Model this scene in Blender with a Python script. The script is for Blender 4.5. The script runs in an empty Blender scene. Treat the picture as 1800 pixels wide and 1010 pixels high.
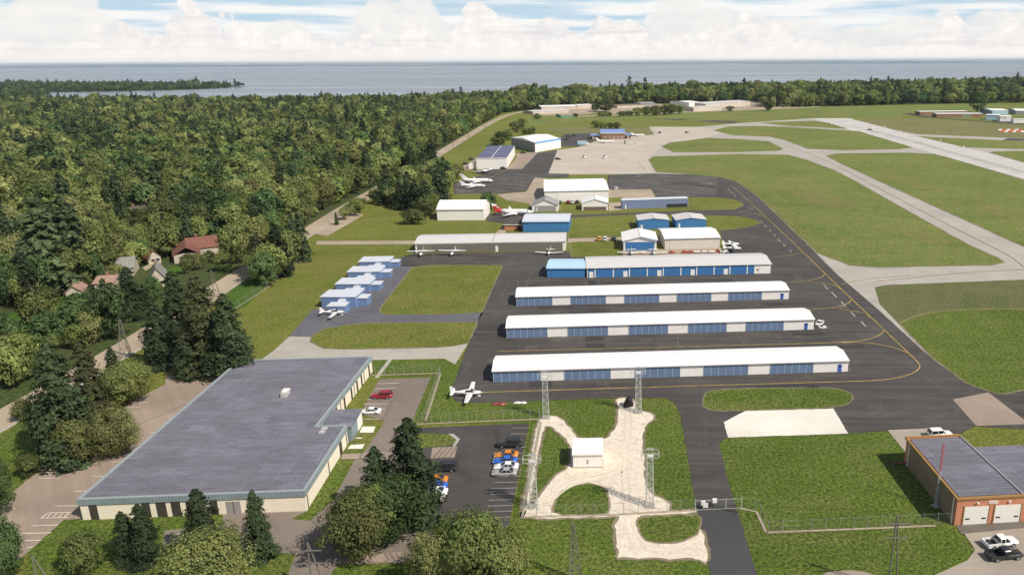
import bpy, bmesh, math, random
import numpy as np
from mathutils import Vector, Matrix
from mathutils.noise import noise as mnoise
R = random.Random(7)
NR = np.random.default_rng(11)
C = bpy.context.scene.collection
# ------------------------------------------------------------ camera model (photo measured in 1800 x 1010 units)
XP, YP, F, H, ROLL = 1090.0, 505.0, 1320.0, 75.0, 0.005
TH = math.atan((YP - 107.5) / F)
CT, ST = math.cos(TH), math.sin(TH)
def ray(px, py):
    u, v = px - XP, py - YP
    a, b = u - ROLL * v, ROLL * u + v
    a /= F; b /= F
    return Vector((a, CT - b * ST, -ST - b * CT))
def G(px, py, z=0.0):
    d = ray(px, py)
    t = (z - H) / d.z
    return Vector((d.x * t, d.y * t, z))
def P(w):
    x, y, z = w[0], w[1], w[2] - H
    f = y * CT - z * ST
    dn = -y * ST - z * CT
    a, b = x / f * F, dn / f * F
    return (XP + a + ROLL * b, YP + b - ROLL * a)
def zat(w, ytop):
    lo, hi = 0.0, 60.0
    for _ in range(40):
        m = (lo + hi) / 2
        if P((w[0], w[1], m))[1] > ytop: lo = m
        else: hi = m
    return lo
def ppm(px, py):
    w = G(px, py)
    return F / (w.y * CT + H * ST)
# ------------------------------------------------------------ object helpers
def link(o, parent=None):
    C.objects.link(o)
    if parent is not None: o.parent = parent
    return o
def mesh_obj(name, verts, faces, mats, parent=None, mi=None, smooth=False):
    me = bpy.data.meshes.new(name)
    me.from_pydata([tuple(v) for v in verts], [], faces)
    for m in (mats if isinstance(mats, (list, tuple)) else [mats]): me.materials.append(m)
    if mi: me.polygons.foreach_set('material_index', mi)
    if smooth: me.polygons.foreach_set('use_smooth', [True] * len(me.polygons))
    me.update()
    return link(bpy.data.objects.new(name, me), parent)
class MB:
    """collects boxes, bars and lofts for one mesh"""
    def __init__(s): s.v, s.f, s.m = [], [], []
    def add(s, vs, fs, m=0):
        k = len(s.v); s.v += [Vector(v) for v in vs]
        for f in fs: s.f.append([i + k for i in f]); s.m.append(m)
        return s
    def box(s, x0, x1, y0, y1, z0, z1, m=0):
        return s.add([(x0,y0,z0),(x1,y0,z0),(x1,y1,z0),(x0,y1,z0),(x0,y0,z1),(x1,y0,z1),(x1,y1,z1),(x0,y1,z1)],
            [(0,3,2,1),(4,5,6,7),(0,1,5,4),(1,2,6,5),(2,3,7,6),(3,0,4,7)], m)
    def hexa(s, b, t, m=0):
        return s.add(list(b) + list(t), [(3,2,1,0),(4,5,6,7),(0,1,5,4),(1,2,6,5),(2,3,7,6),(3,0,4,7)], m)
    def bar(s, a, b, r=.05, n=4, m=0, r2=None):
        a, b = Vector(a), Vector(b); d = (b - a)
        if d.length < 1e-6: return s
        d.normalize()
        q = d.cross(Vector((0,0,1)) if abs(d.z) < .9 else Vector((1,0,0))).normalized(); w = d.cross(q)
        r2 = r if r2 is None else r2
        vs = []
        for p, rr in ((a, r), (b, r2)):
            for i in range(n):
                t = 2 * math.pi * (i + .5) / n
                vs.append(p + q * (math.cos(t) * rr) + w * (math.sin(t) * rr))
        fs = [(i, (i+1) % n, n + (i+1) % n, n + i) for i in range(n)] + [tuple(range(n))[::-1], tuple(range(n, 2*n))]
        return s.add(vs, fs, m)
    def loft(s, rings, m=0, cap=True):
        n = len(rings[0]); vs = [p for r in rings for p in r]; fs = []
        for j in range(len(rings) - 1):
            for i in range(n):
                fs.append((j*n + i, j*n + (i+1) % n, (j+1)*n + (i+1) % n, (j+1)*n + i))
        if cap: fs += [tuple(range(n))[::-1], tuple(range((len(rings)-1)*n, len(rings)*n))]
        return s.add(vs, fs, m)
    def build(s, name, mats, parent=None, smooth=False):
        o = mesh_obj(name, s.v, s.f, mats, parent, s.m, smooth)
        bm = bmesh.new(); bm.from_mesh(o.data); bmesh.ops.recalc_face_normals(bm, faces=bm.faces); bm.to_mesh(o.data); bm.free()
        return o
def tag(o, label, cat, group=None):
    o['label'] = label; o['category'] = cat
    if group: o['group'] = group
    return o
def thing(name, label, cat, loc=(0,0,0), rz=0.0, group=None):
    o = bpy.data.objects.new(name, None); C.objects.link(o)
    o.empty_display_size = .5
    o.location = loc; o.rotation_euler = (0, 0, rz)
    return tag(o, label, cat, group)
def copy_tree(o, parent=None):
    c = o.copy(); C.objects.link(c); c.parent = parent
    for ch in list(o.children): copy_tree(ch, c)
    return c
def put(proto, loc, rz, label, group=None, s=1.0):
    c = copy_tree(proto); c.location = loc; c.rotation_euler = (0, 0, rz); c.scale = (s, s, s); c['label'] = label
    if group: c['group'] = group
    elif 'group' in c: del c['group']
    return c
def structure(o): o['kind'] = 'structure'; return o
# ------------------------------------------------------------ materials
class NT:
    def __init__(s, m): s.t = m.node_tree; s.n = s.t.nodes; s.l = s.t.links
    def node(s, typ, **k):
        n = s.n.new(typ)
        for a, b in k.items():
            if a.startswith('i_'):
                key = a[2:].replace('_', ' ')
                n.inputs[key].default_value = b
            else: setattr(n, a, b)
        return n
    def link(s, a, b): s.l.new(a, b)
    def math(s, op, a, b=None, clamp=False):
        n = s.n.new('ShaderNodeMath'); n.operation = op; n.use_clamp = clamp
        for i, x in enumerate((a, b)):
            if x is None: continue
            if isinstance(x, (int, float)): n.inputs[i].default_value = x
            else: s.l.new(x, n.inputs[i])
        return n.outputs[0]
    def rng(s, x, a, b, c=0.0, d=1.0, smooth=False):
        n = s.n.new('ShaderNodeMapRange'); n.clamp = True
        if smooth: n.interpolation_type = 'SMOOTHSTEP'
        for i, v in enumerate((a, b, c, d), 1):
            if isinstance(v, (int, float)): n.inputs[i].default_value = v
            else: s.l.new(v, n.inputs[i])
        s.l.new(x, n.inputs[0]); return n.outputs[0]
    def mix(s, fac, a, b, blend='MIX'):
        n = s.n.new('ShaderNodeMix'); n.data_type = 'RGBA'; n.blend_type = blend
        for i, x in ((0, fac), (6, a), (7, b)):
            if isinstance(x, (int, float)): n.inputs[i].default_value = x
            elif isinstance(x, (tuple, list)): n.inputs[i].default_value = (*x[:3], 1)
            else: s.l.new(x, n.inputs[i])
        return n.outputs[2]
    def noise(s, vec, scale, detail=4, rough=.55, dim=None):
        n = s.n.new('ShaderNodeTexNoise'); n.inputs['Scale'].default_value = scale
        n.inputs['Detail'].default_value = detail; n.inputs['Roughness'].default_value = rough
        s.l.new(vec, n.inputs['Vector']); return n.outputs[0]
    def mapping(s, vec, loc=(0,0,0), rot=(0,0,0), sc=(1,1,1)):
        n = s.n.new('ShaderNodeMapping'); n.inputs[1].default_value = loc; n.inputs[2].default_value = rot; n.inputs[3].default_value = sc
        s.l.new(vec, n.inputs[0]); return n.outputs[0]
def newmat(name, rough=.8, spec=.3, metal=0.0):
    m = bpy.data.materials.new(name); m.use_nodes = True
    t = NT(m); p = t.n['Principled BSDF']
    p.inputs['Roughness'].default_value = rough; p.inputs['Specular IOR Level'].default_value = spec; p.inputs['Metallic'].default_value = metal
    return m, t, p
def pos(t): return t.node('ShaderNodeNewGeometry').outputs['Position']
def objc(t): return t.node('ShaderNodeTexCoord').outputs['Object']
def bump(t, p, h, strength, dist):
    b = t.node('ShaderNodeBump', i_Strength=strength, i_Distance=dist); t.link(h, b.inputs['Height']); t.link(b.outputs[0], p.inputs['Normal'])
def mul(c, k): return tuple(x * k for x in c)
def plain(name, col, rough=.6, spec=.3, metal=0.0, var=.08, scale=1.5):
    m, t, p = newmat(name, rough, spec, metal)
    n = t.noise(objc(t), scale, 5, .6)
    t.link(t.mix(t.rng(n, .3, .7), mul(col, 1 - var), mul(col, 1 + var)), p.inputs['Base Color'])
    return m
def ribbed(name, col, axis=0, step=.6, rough=.55, var=.06, strength=.35, dirt=.12):
    """profiled sheet metal: ribs across one object axis, faint run-off streaks"""
    m, t, p = newmat(name, rough, .35)
    o = objc(t); sp = t.node('ShaderNodeSeparateXYZ'); t.link(o, sp.inputs[0])
    w = t.math('PINGPONG', sp.outputs[axis], step / 2)
    h = t.rng(w, step * .1, step * .2)
    n = t.noise(o, .35, 5, .6)
    st = t.noise(t.mapping(o, sc=(1.7, 1.7, .12)), 1.2, 4, .6)
    c = t.mix(t.rng(n, .3, .7), mul(col, 1 - var), mul(col, 1 + var))
    c = t.mix(t.rng(st, .5, .8, 0, dirt), c, (.25, .2, .15))
    t.link(c, p.inputs['Base Color']); bump(t, p, h, strength, .05)
    return m
def grass_mat(name, a, b, dry, fine=1.0, stripes=0.0, tuft=.55):
    m, t, p = newmat(name, .9, .15)
    g = pos(t)
    big = t.noise(g, .018, 4, .6); mid = t.noise(g, .16, 4, .6)
    n1 = t.noise(g, 1.5 * fine, 5, .72); n2 = t.noise(t.mapping(g, loc=(31, 7, 3)), 4.2 * fine, 2, .6)
    c = t.mix(t.rng(big, .35, .65), a, b)
    c = t.mix(t.rng(mid, .45, .75, 0, .6), c, dry)
    m2 = t.noise(t.mapping(g, loc=(50, 9, 0), rot=(0, 0, .35), sc=(.25, 1, 1)), .05, 6, .7); c = t.mix(t.rng(m2, .52, .72, 0, .7), c, mul(dry, .95))
    dk = t.noise(t.mapping(g, loc=(80, 33, 0), rot=(0, 0, -.2), sc=(.5, 1, 1)), .03, 6, .7); c = t.mix(t.rng(dk, .5, .68, 0, .42), c, mul(a, .75))
    if stripes:
        w = t.node('ShaderNodeTexWave', i_Scale=.035, i_Distortion=1.2, i_Detail=2.0); t.link(t.mapping(g, rot=(0, 0, .42)), w.inputs[0])
        c = t.mix(t.rng(w.outputs[1], .2, .8, 0, stripes), c, mul(dry, .9))
    k = t.math('MULTIPLY', t.rng(n1, .3, .68, 1 - tuft, 1 + tuft * .7), t.rng(n2, .3, .7, 1 - tuft * .5, 1 + tuft * .4))
    cm = t.node('ShaderNodeCombineColor')
    for i in range(3): t.link(k, cm.inputs[i])
    t.link(t.mix(1.0, c, cm.outputs[0], 'MULTIPLY'), p.inputs['Base Color'])
    bump(t, p, t.math('ADD', n1, t.math('MULTIPLY', n2, .5)), 1.0, .6)
    return m
def paved(name, col, stain, streak=.35, joints=None, crack=None, rough=.85, ang=0.0, patch=.3):
    m, t, p = newmat(name, rough, .25)
    g = t.mapping(pos(t), rot=(0, 0, ang))
    big = t.noise(g, .035, 5, .65); n2 = t.noise(g, .5, 5, .7); fine = t.noise(g, 5.0, 3, .6)
    sx = t.noise(t.mapping(g, sc=(.03, .5, 1)), 1.0, 4, .6)
    c = t.mix(t.rng(big, .35, .65), mul(col, 1 - patch * .5), mul(col, 1 + patch * .6))
    c = t.mix(t.rng(sx, .42, .72, 0, streak), c, stain)
    s3 = t.noise(t.mapping(g, loc=(17, 5, 0), sc=(.012, 1.6, 1)), 1.0, 5, .7); c = t.mix(t.rng(s3, .5, .72, 0, streak*.8), c, mul(col, .62))
    bl = t.noise(t.mapping(g, loc=(3, 41, 0)), .11, 6, .75); c = t.mix(t.rng(bl, .55, .68, 0, streak*.9), c, mul(stain, 1.1))
    c = t.mix(t.rng(n2, .55, .8, 0, .35), c, mul(stain, .8))
    c = t.mix(t.rng(fine, .3, .7, 0, .22), c, mul(col, .6))
    if joints:
        br = t.node('ShaderNodeTexBrick', offset=0.0, i_Scale=1.0, i_Mortar_Size=.035)
        br.inputs['Brick Width'].default_value = joints; br.inputs['Row Height'].default_value = joints
        br.inputs['Color1'].default_value = (1,1,1,1); br.inputs['Color2'].default_value = (.9,.9,.9,1); br.inputs['Mortar'].default_value = (.55,.53,.5,1)
        t.link(g, br.inputs['Vector'])
        c = t.mix(.8, c, br.outputs[0], 'MULTIPLY')
    if crack:
        v = t.node('ShaderNodeTexVoronoi', feature='DISTANCE_TO_EDGE', i_Scale=crack[0])
        t.link(t.mapping(g, sc=(1, .45, 1)), v.inputs['Vector'])
        wob = t.noise(g, .08, 3, .6)
        k = t.math('MULTIPLY', t.rng(v.outputs[0], .004, .016, 1, 0), t.rng(wob, .42, .6))
        c = t.mix(t.math('MULTIPLY', k, crack[2]), c, crack[1])
    t.link(c, p.inputs['Base Color']); bump(t, p, fine, .25, .05)
    return m
GR_NEAR = grass_mat('grass_near', (.100, .160, .020), (.148, .198, .032), (.215, .215, .065), 1.0, 0, .8)
GR_MID = grass_mat('grass_mid', (.135, .168, .022), (.185, .21, .036), (.26, .225, .07), .8, .16, .55)
GR_FAR = grass_mat('grass_far', (.122, .178, .034), (.178, .218, .050), (.28, .235, .09), .6, .14, .5)
GR_DRY = grass_mat('grass_dry', (.16, .17, .05), (.20, .19, .075), (.24, .2, .1), .5, .4, .25)
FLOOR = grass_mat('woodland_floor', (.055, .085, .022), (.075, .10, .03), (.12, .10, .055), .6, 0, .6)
DIRT = paved('bare_earth', (.22, .18, .115), (.15, .15, .06), .6, None, None, .95, .4, .5)
ASPH = paved('asphalt_apron', (.064, .058, .053), (.135, .117, .10), .6, None, (.06, (.15, .14, .125), .22), .8, .03, .5)
ASPH_W = paved('asphalt_worn', (.052, .05, .048), (.21, .19, .165), .95, None, (.09, (.2, .18, .155), .6), .85, .5, .6)
ASPH_R = paved('asphalt_road', (.062, .06, .062), (.095, .088, .084), .2, None, None, .8, 1.3)
ASPH_B = paved('asphalt_blue_grey', (.115, .115, .125), (.17, .165, .165), .25, None, (.05, (.07, .07, .075), .4), .8)
ASPH_L = paved('asphalt_lot', (.068, .062, .058), (.11, .098, .088), .35, None, (.07, (.035, .033, .03), .6), .8, .4, .45)
ASPH_T = paved('asphalt_tan', (.20, .162, .135), (.27, .22, .18), .3, None, (.05, (.11, .095, .085), .4), .85, .9)
ASPH_P = paved('asphalt_pale', (.305, .238, .185), (.40, .32, .255), .4, None, (.05, (.16, .13, .11), .35), .85, .9)
CONC = paved('concrete', (.43, .395, .34), (.33, .29, .24), .35, 6.0, None, .85, .05, .16)
CONC_R = paved('concrete_ramp', (.52, .45, .37), (.42, .35, .29), .3, 7.5, None, .85, .0, .14)
CONC_W = paved('concrete_runway', (.56, .53, .49), (.36, .34, .32), .3, 8.0, None, .85, -.9, .16)
GRAVEL = paved('gravel_tan', (.36, .29, .21), (.46, .38, .29), .4, None, (.3, (.22, .17, .12), .5), .95, .9, .4)
def sand_mat():
    m, t, p = newmat('crushed_limestone', .95, .1)
    g = pos(t); n = t.noise(g, .22, 6, .72); f = t.noise(g, 2.6, 4, .75); q = t.noise(t.mapping(g, loc=(9, 4, 0)), .7, 5, .75)
    c = t.mix(t.rng(n, .3, .7), (.66, .575, .46), (.76, .69, .58))
    c = t.mix(t.rng(f, .46, .68, 0, .6), c, (.42, .31, .2))
    c = t.mix(t.rng(q, .52, .7, 0, .7), c, (.40, .29, .185))
    t.link(c, p.inputs['Base Color']); bump(t, p, f, .6, .15); return m
SAND = sand_mat()
WHITEPAD = paved('white_pad', (.74, .69, .6), (.64, .56, .46), .25, None, None, .9)
YEL = plain('marking_yellow', (.42, .30, .09), .8, .2, 0, .35, .3)
PALE = plain('marking_pale', (.48, .43, .37), .85, .2, 0, .3, .4)
TANL = plain('joint_tan', (.34, .25, .15), .9, .2, 0, .35, .3)
HAZE = 0.000026
# ------------------------------------------------------------ ground sheets
def chaikin(p, n=2):
    for _ in range(n):
        q = []
        for i in range(len(p)):
            a, b = p[i], p[(i+1) % len(p)]
            q += [tuple(.75*x + .25*y for x, y in zip(a, b)), tuple(.25*x + .75*y for x, y in zip(a, b))]
        p = q
    return p
def ragged(pts, amp, step, seed):
    out = []
    for i in range(len(pts)):
        a, b = pts[i], pts[(i+1) % len(pts)]
        n = max(1, int((b - a).length / step))
        for k in range(n):
            w = a.lerp(b, k / n)
            out.append(w + Vector((mnoise((w.x*.55, w.y*.55, seed)) + .5*mnoise((w.x*1.7, w.y*1.7, seed)), mnoise((w.x*.55, w.y*.55, seed+9)) + .5*mnoise((w.x*1.7, w.y*1.7, seed+5)), 0)) * amp)
    return out
def sheet_world(name, polys, z, mat):
    bm = bmesh.new()
    for k, pts in enumerate(polys):
        vs = [bm.verts.new((p[0], p[1], z + k * .0012)) for p in pts]
        f = bm.faces.new(vs); f.normal_update()
        if f.normal.z < 0: f.normal_flip()
    bmesh.ops.triangulate(bm, faces=bm.faces[:])
    me = bpy.data.meshes.new(name); bm.to_mesh(me); bm.free(); me.materials.append(mat)
    return structure(link(bpy.data.objects.new(name, me)))
def offset(pts, k):
    n = len(pts); ar = sum(pts[i].x*pts[(i+1) % n].y - pts[(i+1) % n].x*pts[i].y for i in range(n)); sg = 1 if ar > 0 else -1; out = []
    for i in range(n):
        e = pts[(i+1) % n] - pts[i-1]; e.z = 0
        if e.length < 1e-6: continue
        e.normalize(); out.append(pts[i] + Vector((e.y, -e.x, 0)) * (k * sg))
    return out
def sheet(name, polys, z, mat, smooth=0, rag=0, step=1.2, margin=0):
    out, ring = [], []
    for i, p in enumerate(polys):
        if smooth: p = chaikin(p, smooth)
        w = [G(x, y) for x, y in p]
        if rag: w = ragged(w, rag, step, i + len(name))
        out.append(w)
        if margin: ring.append(ragged(offset(w, margin), margin * .55, step * .8, i + 40))
    if ring: sheet_world(name + '_edge', ring, z - .005, DIRT)
    return sheet_world(name, out, z, mat)
def strip_w(pts, width):
    """offset ribbon polygons for a world polyline"""
    vs = []
    n = len(pts)
    for i, p in enumerate(pts):
        d = (pts[min(i+1, n-1)] - pts[max(i-1, 0)]); d.z = 0; d.normalize()
        q = Vector((-d.y, d.x, 0)) * (width / 2)
        vs.append((p + q, p - q))
    return vs
def curve(px, n=3):
    p = [tuple(q) for q in px]
    for _ in range(n):
        q = [p[0]]
        for i in range(len(p) - 1):
            a, b = p[i], p[i+1]
            q += [tuple(.75*x + .25*y for x, y in zip(a, b)), tuple(.25*x + .75*y for x, y in zip(a, b))]
        q.append(p[-1]); p = q
    return p
def ribbons(name, lines, width, z, mat, sm=2):
    vs, fs = [], []
    for ln in lines:
        pts = [G(*q) for q in (curve(ln, sm) if len(ln) > 2 else ln)]
        st = strip_w(pts, width); k = len(vs)
        for a, b in st: vs += [(a.x, a.y, z), (b.x, b.y, z)]
        for i in range(len(st) - 1): fs.append((k+2*i, k+2*i+1, k+2*i+3, k+2*i+2))
    o = mesh_obj(name, vs, fs, mat)
    bm = bmesh.new(); bm.from_mesh(o.data); bmesh.ops.recalc_face_normals(bm, faces=bm.faces)
    for f in bm.faces:
        f.normal_update()
        if f.normal.z < 0: f.normal_flip()
    bm.to_mesh(o.data); bm.free()
    return structure(o)
Z = lambda k: .012 * k
# shoreline (ground pixels) -> one big ground sheet ending at the lake, banks falling below the water
SHORE = [(-900, 192), (-300, 189), (0, 184), (300, 184), (520, 183), (700, 179), (900, 171), (1100, 166), (1400, 157), (1800, 149), (2300, 146), (3200, 142)]
shore_w = [G(*q) for q in SHORE]
gpoly = [Vector((-1500, -60, 0)), Vector((2600, -60, 0)), Vector((shore_w[-1].x, 0, 0))] + shore_w[::-1] + [Vector((-1500, shore_w[0].y, 0))]
gpoly = [Vector((-2600, -80, 0)), Vector((4200, -80, 0)), Vector((4200, shore_w[-1].y, 0))] + [p for p in shore_w[::-1] if -2600 < p.x < 4200] + [Vector((-2600, shore_w[0].y, 0))]
sheet_world('ground', [gpoly], 0, GR_MID)
bank_v, bank_f = [], []
top = [p for p in gpoly[2:]]
for p in top: bank_v += [(p.x, p.y, 0), (p.x, p.y + 8, -2.4)]
for i in range(len(top) - 1): bank_f.append((2*i, 2*i+1, 2*i+3, 2*i+2))
structure(mesh_obj('shore', bank_v, bank_f, GRAVEL))
def water_mat():
    m, t, p = newmat('lake_water', .16, .5)
    p.inputs['Base Color'].default_value = (.055, .082, .095, 1); p.inputs['IOR'].default_value = 1.33
    g = pos(t)
    n1 = t.noise(t.mapping(g, sc=(.012, .03, 1)), 1.0, 5, .7)
    n2 = t.noise(t.mapping(g, sc=(.0006, .006, 1)), 1.0, 4, .6)
    t.link(t.rng(n2, .35, .65, .18, .42), p.inputs['Roughness'])
    t.link(t.mix(t.rng(n2, .4, .62), (.19, .21, .235), (.25, .262, .275)), p.inputs['Base Color'])
    bump(t, p, n1, .25, 3.0); return m
sheet_world('lake_water', [[Vector((-45000, 900, 0)), Vector((45000, 900, 0)), Vector((45000, 60000, 0)), Vector((-45000, 60000, 0))]], -1.2, water_mat())
# far shore: a low coast beyond the lake, with fields and woods in it
def farshore_mat():
    m, t, p = newmat('far_coast', .95, .05)
    g = pos(t)
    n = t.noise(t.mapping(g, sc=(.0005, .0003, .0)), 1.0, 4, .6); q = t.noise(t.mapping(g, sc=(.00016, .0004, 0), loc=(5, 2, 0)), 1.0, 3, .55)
    c = t.mix(t.rng(n, .42, .58), (.085, .15, .175), (.13, .20, .20)); c = t.mix(t.rng(q, .52, .6), c, (.48, .48, .40))  # blue of the distance haze is put into these coast colours
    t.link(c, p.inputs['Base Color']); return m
fv, ff = [], []
nx, ny = 160, 12
for j in range(ny):
    for i in range(nx):
        x = -30000 + 60000 * i / (nx - 1)
        y0 = 16500 + 1500 * mnoise((x / 5200, 3.1, 0)) + 600 * mnoise((x / 1300, 1.1, 0))
        y = y0 + (j / (ny - 1)) ** 1.5 * 34000
        h = 0 if j == 0 else (3 + 26 * (j / ny) ** .7 + 40 * max(0, mnoise((x / 6000, y / 5000, 2))) * (j / ny) + (6 + 9 * mnoise((x / 300, y / 900, 7))) * (j > 0))
        fv.append((x, y, -1.3 if j == 0 else h))
for j in range(ny - 1):
    for i in range(nx - 1): ff.append((j*nx+i, j*nx+i+1, (j+1)*nx+i+1, (j+1)*nx+i))
structure(mesh_obj('far_coast_terrain', fv, ff, farshore_mat()))
# peninsula
PEN = [(-700, 167), (-300, 165.5), (0, 163), (120, 161.5), (210, 160), (290, 158.5), (350, 156.5), (385, 155), (405, 153), (415, 151.8), (405, 150.5), (330, 149.5), (0, 148), (-700, 149)]
sheet('peninsula_ground', [PEN], -.6, FLOOR)
sheet('islet_ground', [[(415, 152.2), (419, 151), (425, 151.3), (423, 152.4)]], -.7, FLOOR)
sheet('bay_shallows_ground', [[(-700, 178), (-100, 178), (60, 176), (100, 170), (60, 167), (-700, 170)]], -.5, FLOOR)
# woodland floor
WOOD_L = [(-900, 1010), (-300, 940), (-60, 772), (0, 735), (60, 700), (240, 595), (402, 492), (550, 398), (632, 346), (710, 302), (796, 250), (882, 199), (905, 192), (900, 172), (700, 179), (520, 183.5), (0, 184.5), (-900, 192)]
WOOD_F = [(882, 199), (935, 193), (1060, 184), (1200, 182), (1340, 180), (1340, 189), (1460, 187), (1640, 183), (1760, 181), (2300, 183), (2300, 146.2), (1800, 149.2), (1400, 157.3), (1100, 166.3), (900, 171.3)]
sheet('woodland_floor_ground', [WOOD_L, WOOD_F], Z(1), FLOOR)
sheet('verge_grass', [[(-60, 1010), (-200, 900), (0, 768), (60, 722), (130, 690), (160, 760), (93, 811), (47, 844), (0, 884)],
    [(40, 1012), (53, 967), (113, 913), (145, 911), (292, 903), (400, 901), (400, 960), (330, 1012)], [(512, 914), (540, 898), (590, 790), (628, 770), (640, 795), (624, 807), (585, 880), (545, 915)],
    [(440, 1012), (440, 970), (515, 970), (520, 975), (500, 1012)], [(655, 662), (652, 630), (800, 628), (812, 640), (800, 700), (1090, 700), (1190, 700), (1225, 890), (1250, 1012), (880, 1012), (900, 920), (932, 744), (745, 745), (727, 734), (757, 662)],
    [(1262, 779), (1275, 768), (1490, 762), (1560, 756), (1592, 795), (1680, 925), (1720, 965), (1650, 1012), (1331, 1012), (1296, 900)], [(580, 1012), (590, 990), (735, 988), (728, 1012)]], Z(2), GR_NEAR, 0, .2, 1.2)
GRASS_LAWN = [[(-40, 560), (60, 545), (118, 512), (140, 528), (112, 560), (40, 592), (-40, 600)], [(205, 520), (250, 505), (300, 470), (330, 462), (300, 500), (250, 530)], [(395, 520), (420, 500), (440, 492), (470, 500), (430, 540), (400, 545)], [(190, 402), (235, 382), (270, 392), (240, 410)]]
sheet('lawn_grass', GRASS_LAWN, Z(2), grass_mat('grass_lawn', (.06, .14, .015), (.08, .16, .02), (.13, .17, .04), 1.0, 0, .4))
sheet('driveway', [[(193, 404), (222, 391), (228, 394), (198, 408)], [(322, 462), (345, 456), (352, 462), (330, 468)], [(250, 470), (262, 464), (268, 468), (256, 476)], [(166, 518), (205, 512), (208, 517), (172, 524)], [(288, 520), (306, 509), (310, 512), (292, 526)], [(470, 386), (500, 378), (503, 381), (474, 390)]], Z(3), GRAVEL)
# concrete under-layer of the movement area, then asphalt aprons, then grass islands
sheet('taxiway', [[(961, 307), (977, 264), (1014, 259.5), (1044, 249.5), (1114, 239.5), (1148, 237), (1141, 223), (1228, 223), (1300, 216.5), (1428, 208), (1494, 208), (1614, 236), (1800, 243.5), (2100, 247), (2100, 560), (1790, 540), (1665, 655), (1545, 565), (1470, 490), (1395, 425), (1285, 330), (1145, 306)],
    [(430, 652), (480, 617), (509, 591), (552, 590), (640, 570), (850, 560), (800, 640), (781, 630), (652, 632.5), (640, 640)], [(658, 664), (683, 631), (690, 631), (665, 664)]], Z(3), CONC)
sheet('ramp', [[(961, 306.5), (977, 264), (1014, 259.5), (1044, 249.5), (1114, 239.5), (1160, 236), (1250, 240), (1165, 257), (1140, 276), (1148, 305)], [(1141, 223), (1183, 223), (1228, 223.3), (1270, 232), (1250, 240), (1160, 237)]], Z(4), CONC_R)
sheet('runway', [[(1428, 208), (1492, 208), (1583, 232), (1694, 259), (1744, 270.5), (1800, 287), (2000, 338), (2300, 430), (2300, 520), (2000, 383), (1800, 314), (1664, 276), (1606, 259.5), (1489, 227.5)]], Z(5), CONC_W)
# dirt road beside the airfield
road = [G(*q) for q in curve([(-180, 850), (-60, 772), (30, 722), (110, 678), (245, 598), (402, 496), (550, 402), (630, 352), (710, 308), (796, 255), (882, 203), (934, 194)], 2)]
st = strip_w(road, 9.5)
o = mesh_obj('dirt_road', [(p.x, p.y, Z(3)) for ab in st for p in ab], [(2*i, 2*i+1, 2*i+3, 2*i+2) for i in range(len(st)-1)], GRAVEL); structure(o)
st2 = strip_w([p + Vector((4.4, -4.4, 0)) for p in road[:-6]], .7)
kv, kf = [], []
for a, b in st2: kv += [(a.x, a.y, 0), (a.x, a.y, .13), (b.x, b.y, .13), (b.x, b.y, 0)]
for i in range(len(st2)-1):
    for j in range(3): kf.append((4*i+j, 4*i+4+j, 4*i+5+j, 4*i+1+j))
structure(mesh_obj('road_kerb', kv, kf, CONC))
sheet('gravel_lane', [[(556, 423.5), (735, 423), (735, 429), (556, 430)], [(998, 419), (1095, 416.5), (1095, 424), (998, 426)], [(540, 408), (620, 372), (640, 378), (575, 415)], [(872, 342), (925, 337), (940, 312), (962, 314), (958, 352), (935, 372), (920, 360), (885, 352)], [(1070, 333), (1145, 332.5), (1152, 348), (1070, 350)], [(872, 409), (884, 398), (890, 409), (872, 413)], [(1070, 352), (1094, 351), (1094, 369), (1070, 371)], [(1161, 406), (1185, 404), (1170, 425), (1156, 428)],
    [(1094, 440), (1160, 438), (1268, 436), (1275, 446), (1094, 452)], [(940, 204), (930, 197), (950, 187), (1060, 181), (1075, 186), (1060, 197), (1030, 201)], [(1060, 197), (1075, 185), (1160, 181), (1170, 190), (1080, 200)], [(1200, 196), (1195, 183), (1340, 177), (1390, 181), (1390, 189)]], Z(4), GRAVEL)
sheet('gravel_edge', [[(1390, 189), (1440, 186.5), (1440, 188), (1390, 191), (1200, 198), (1170, 200), (1000, 206), (1000, 204.5), (1170, 198), (1200, 196)]], Z(4), GRAVEL)
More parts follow.
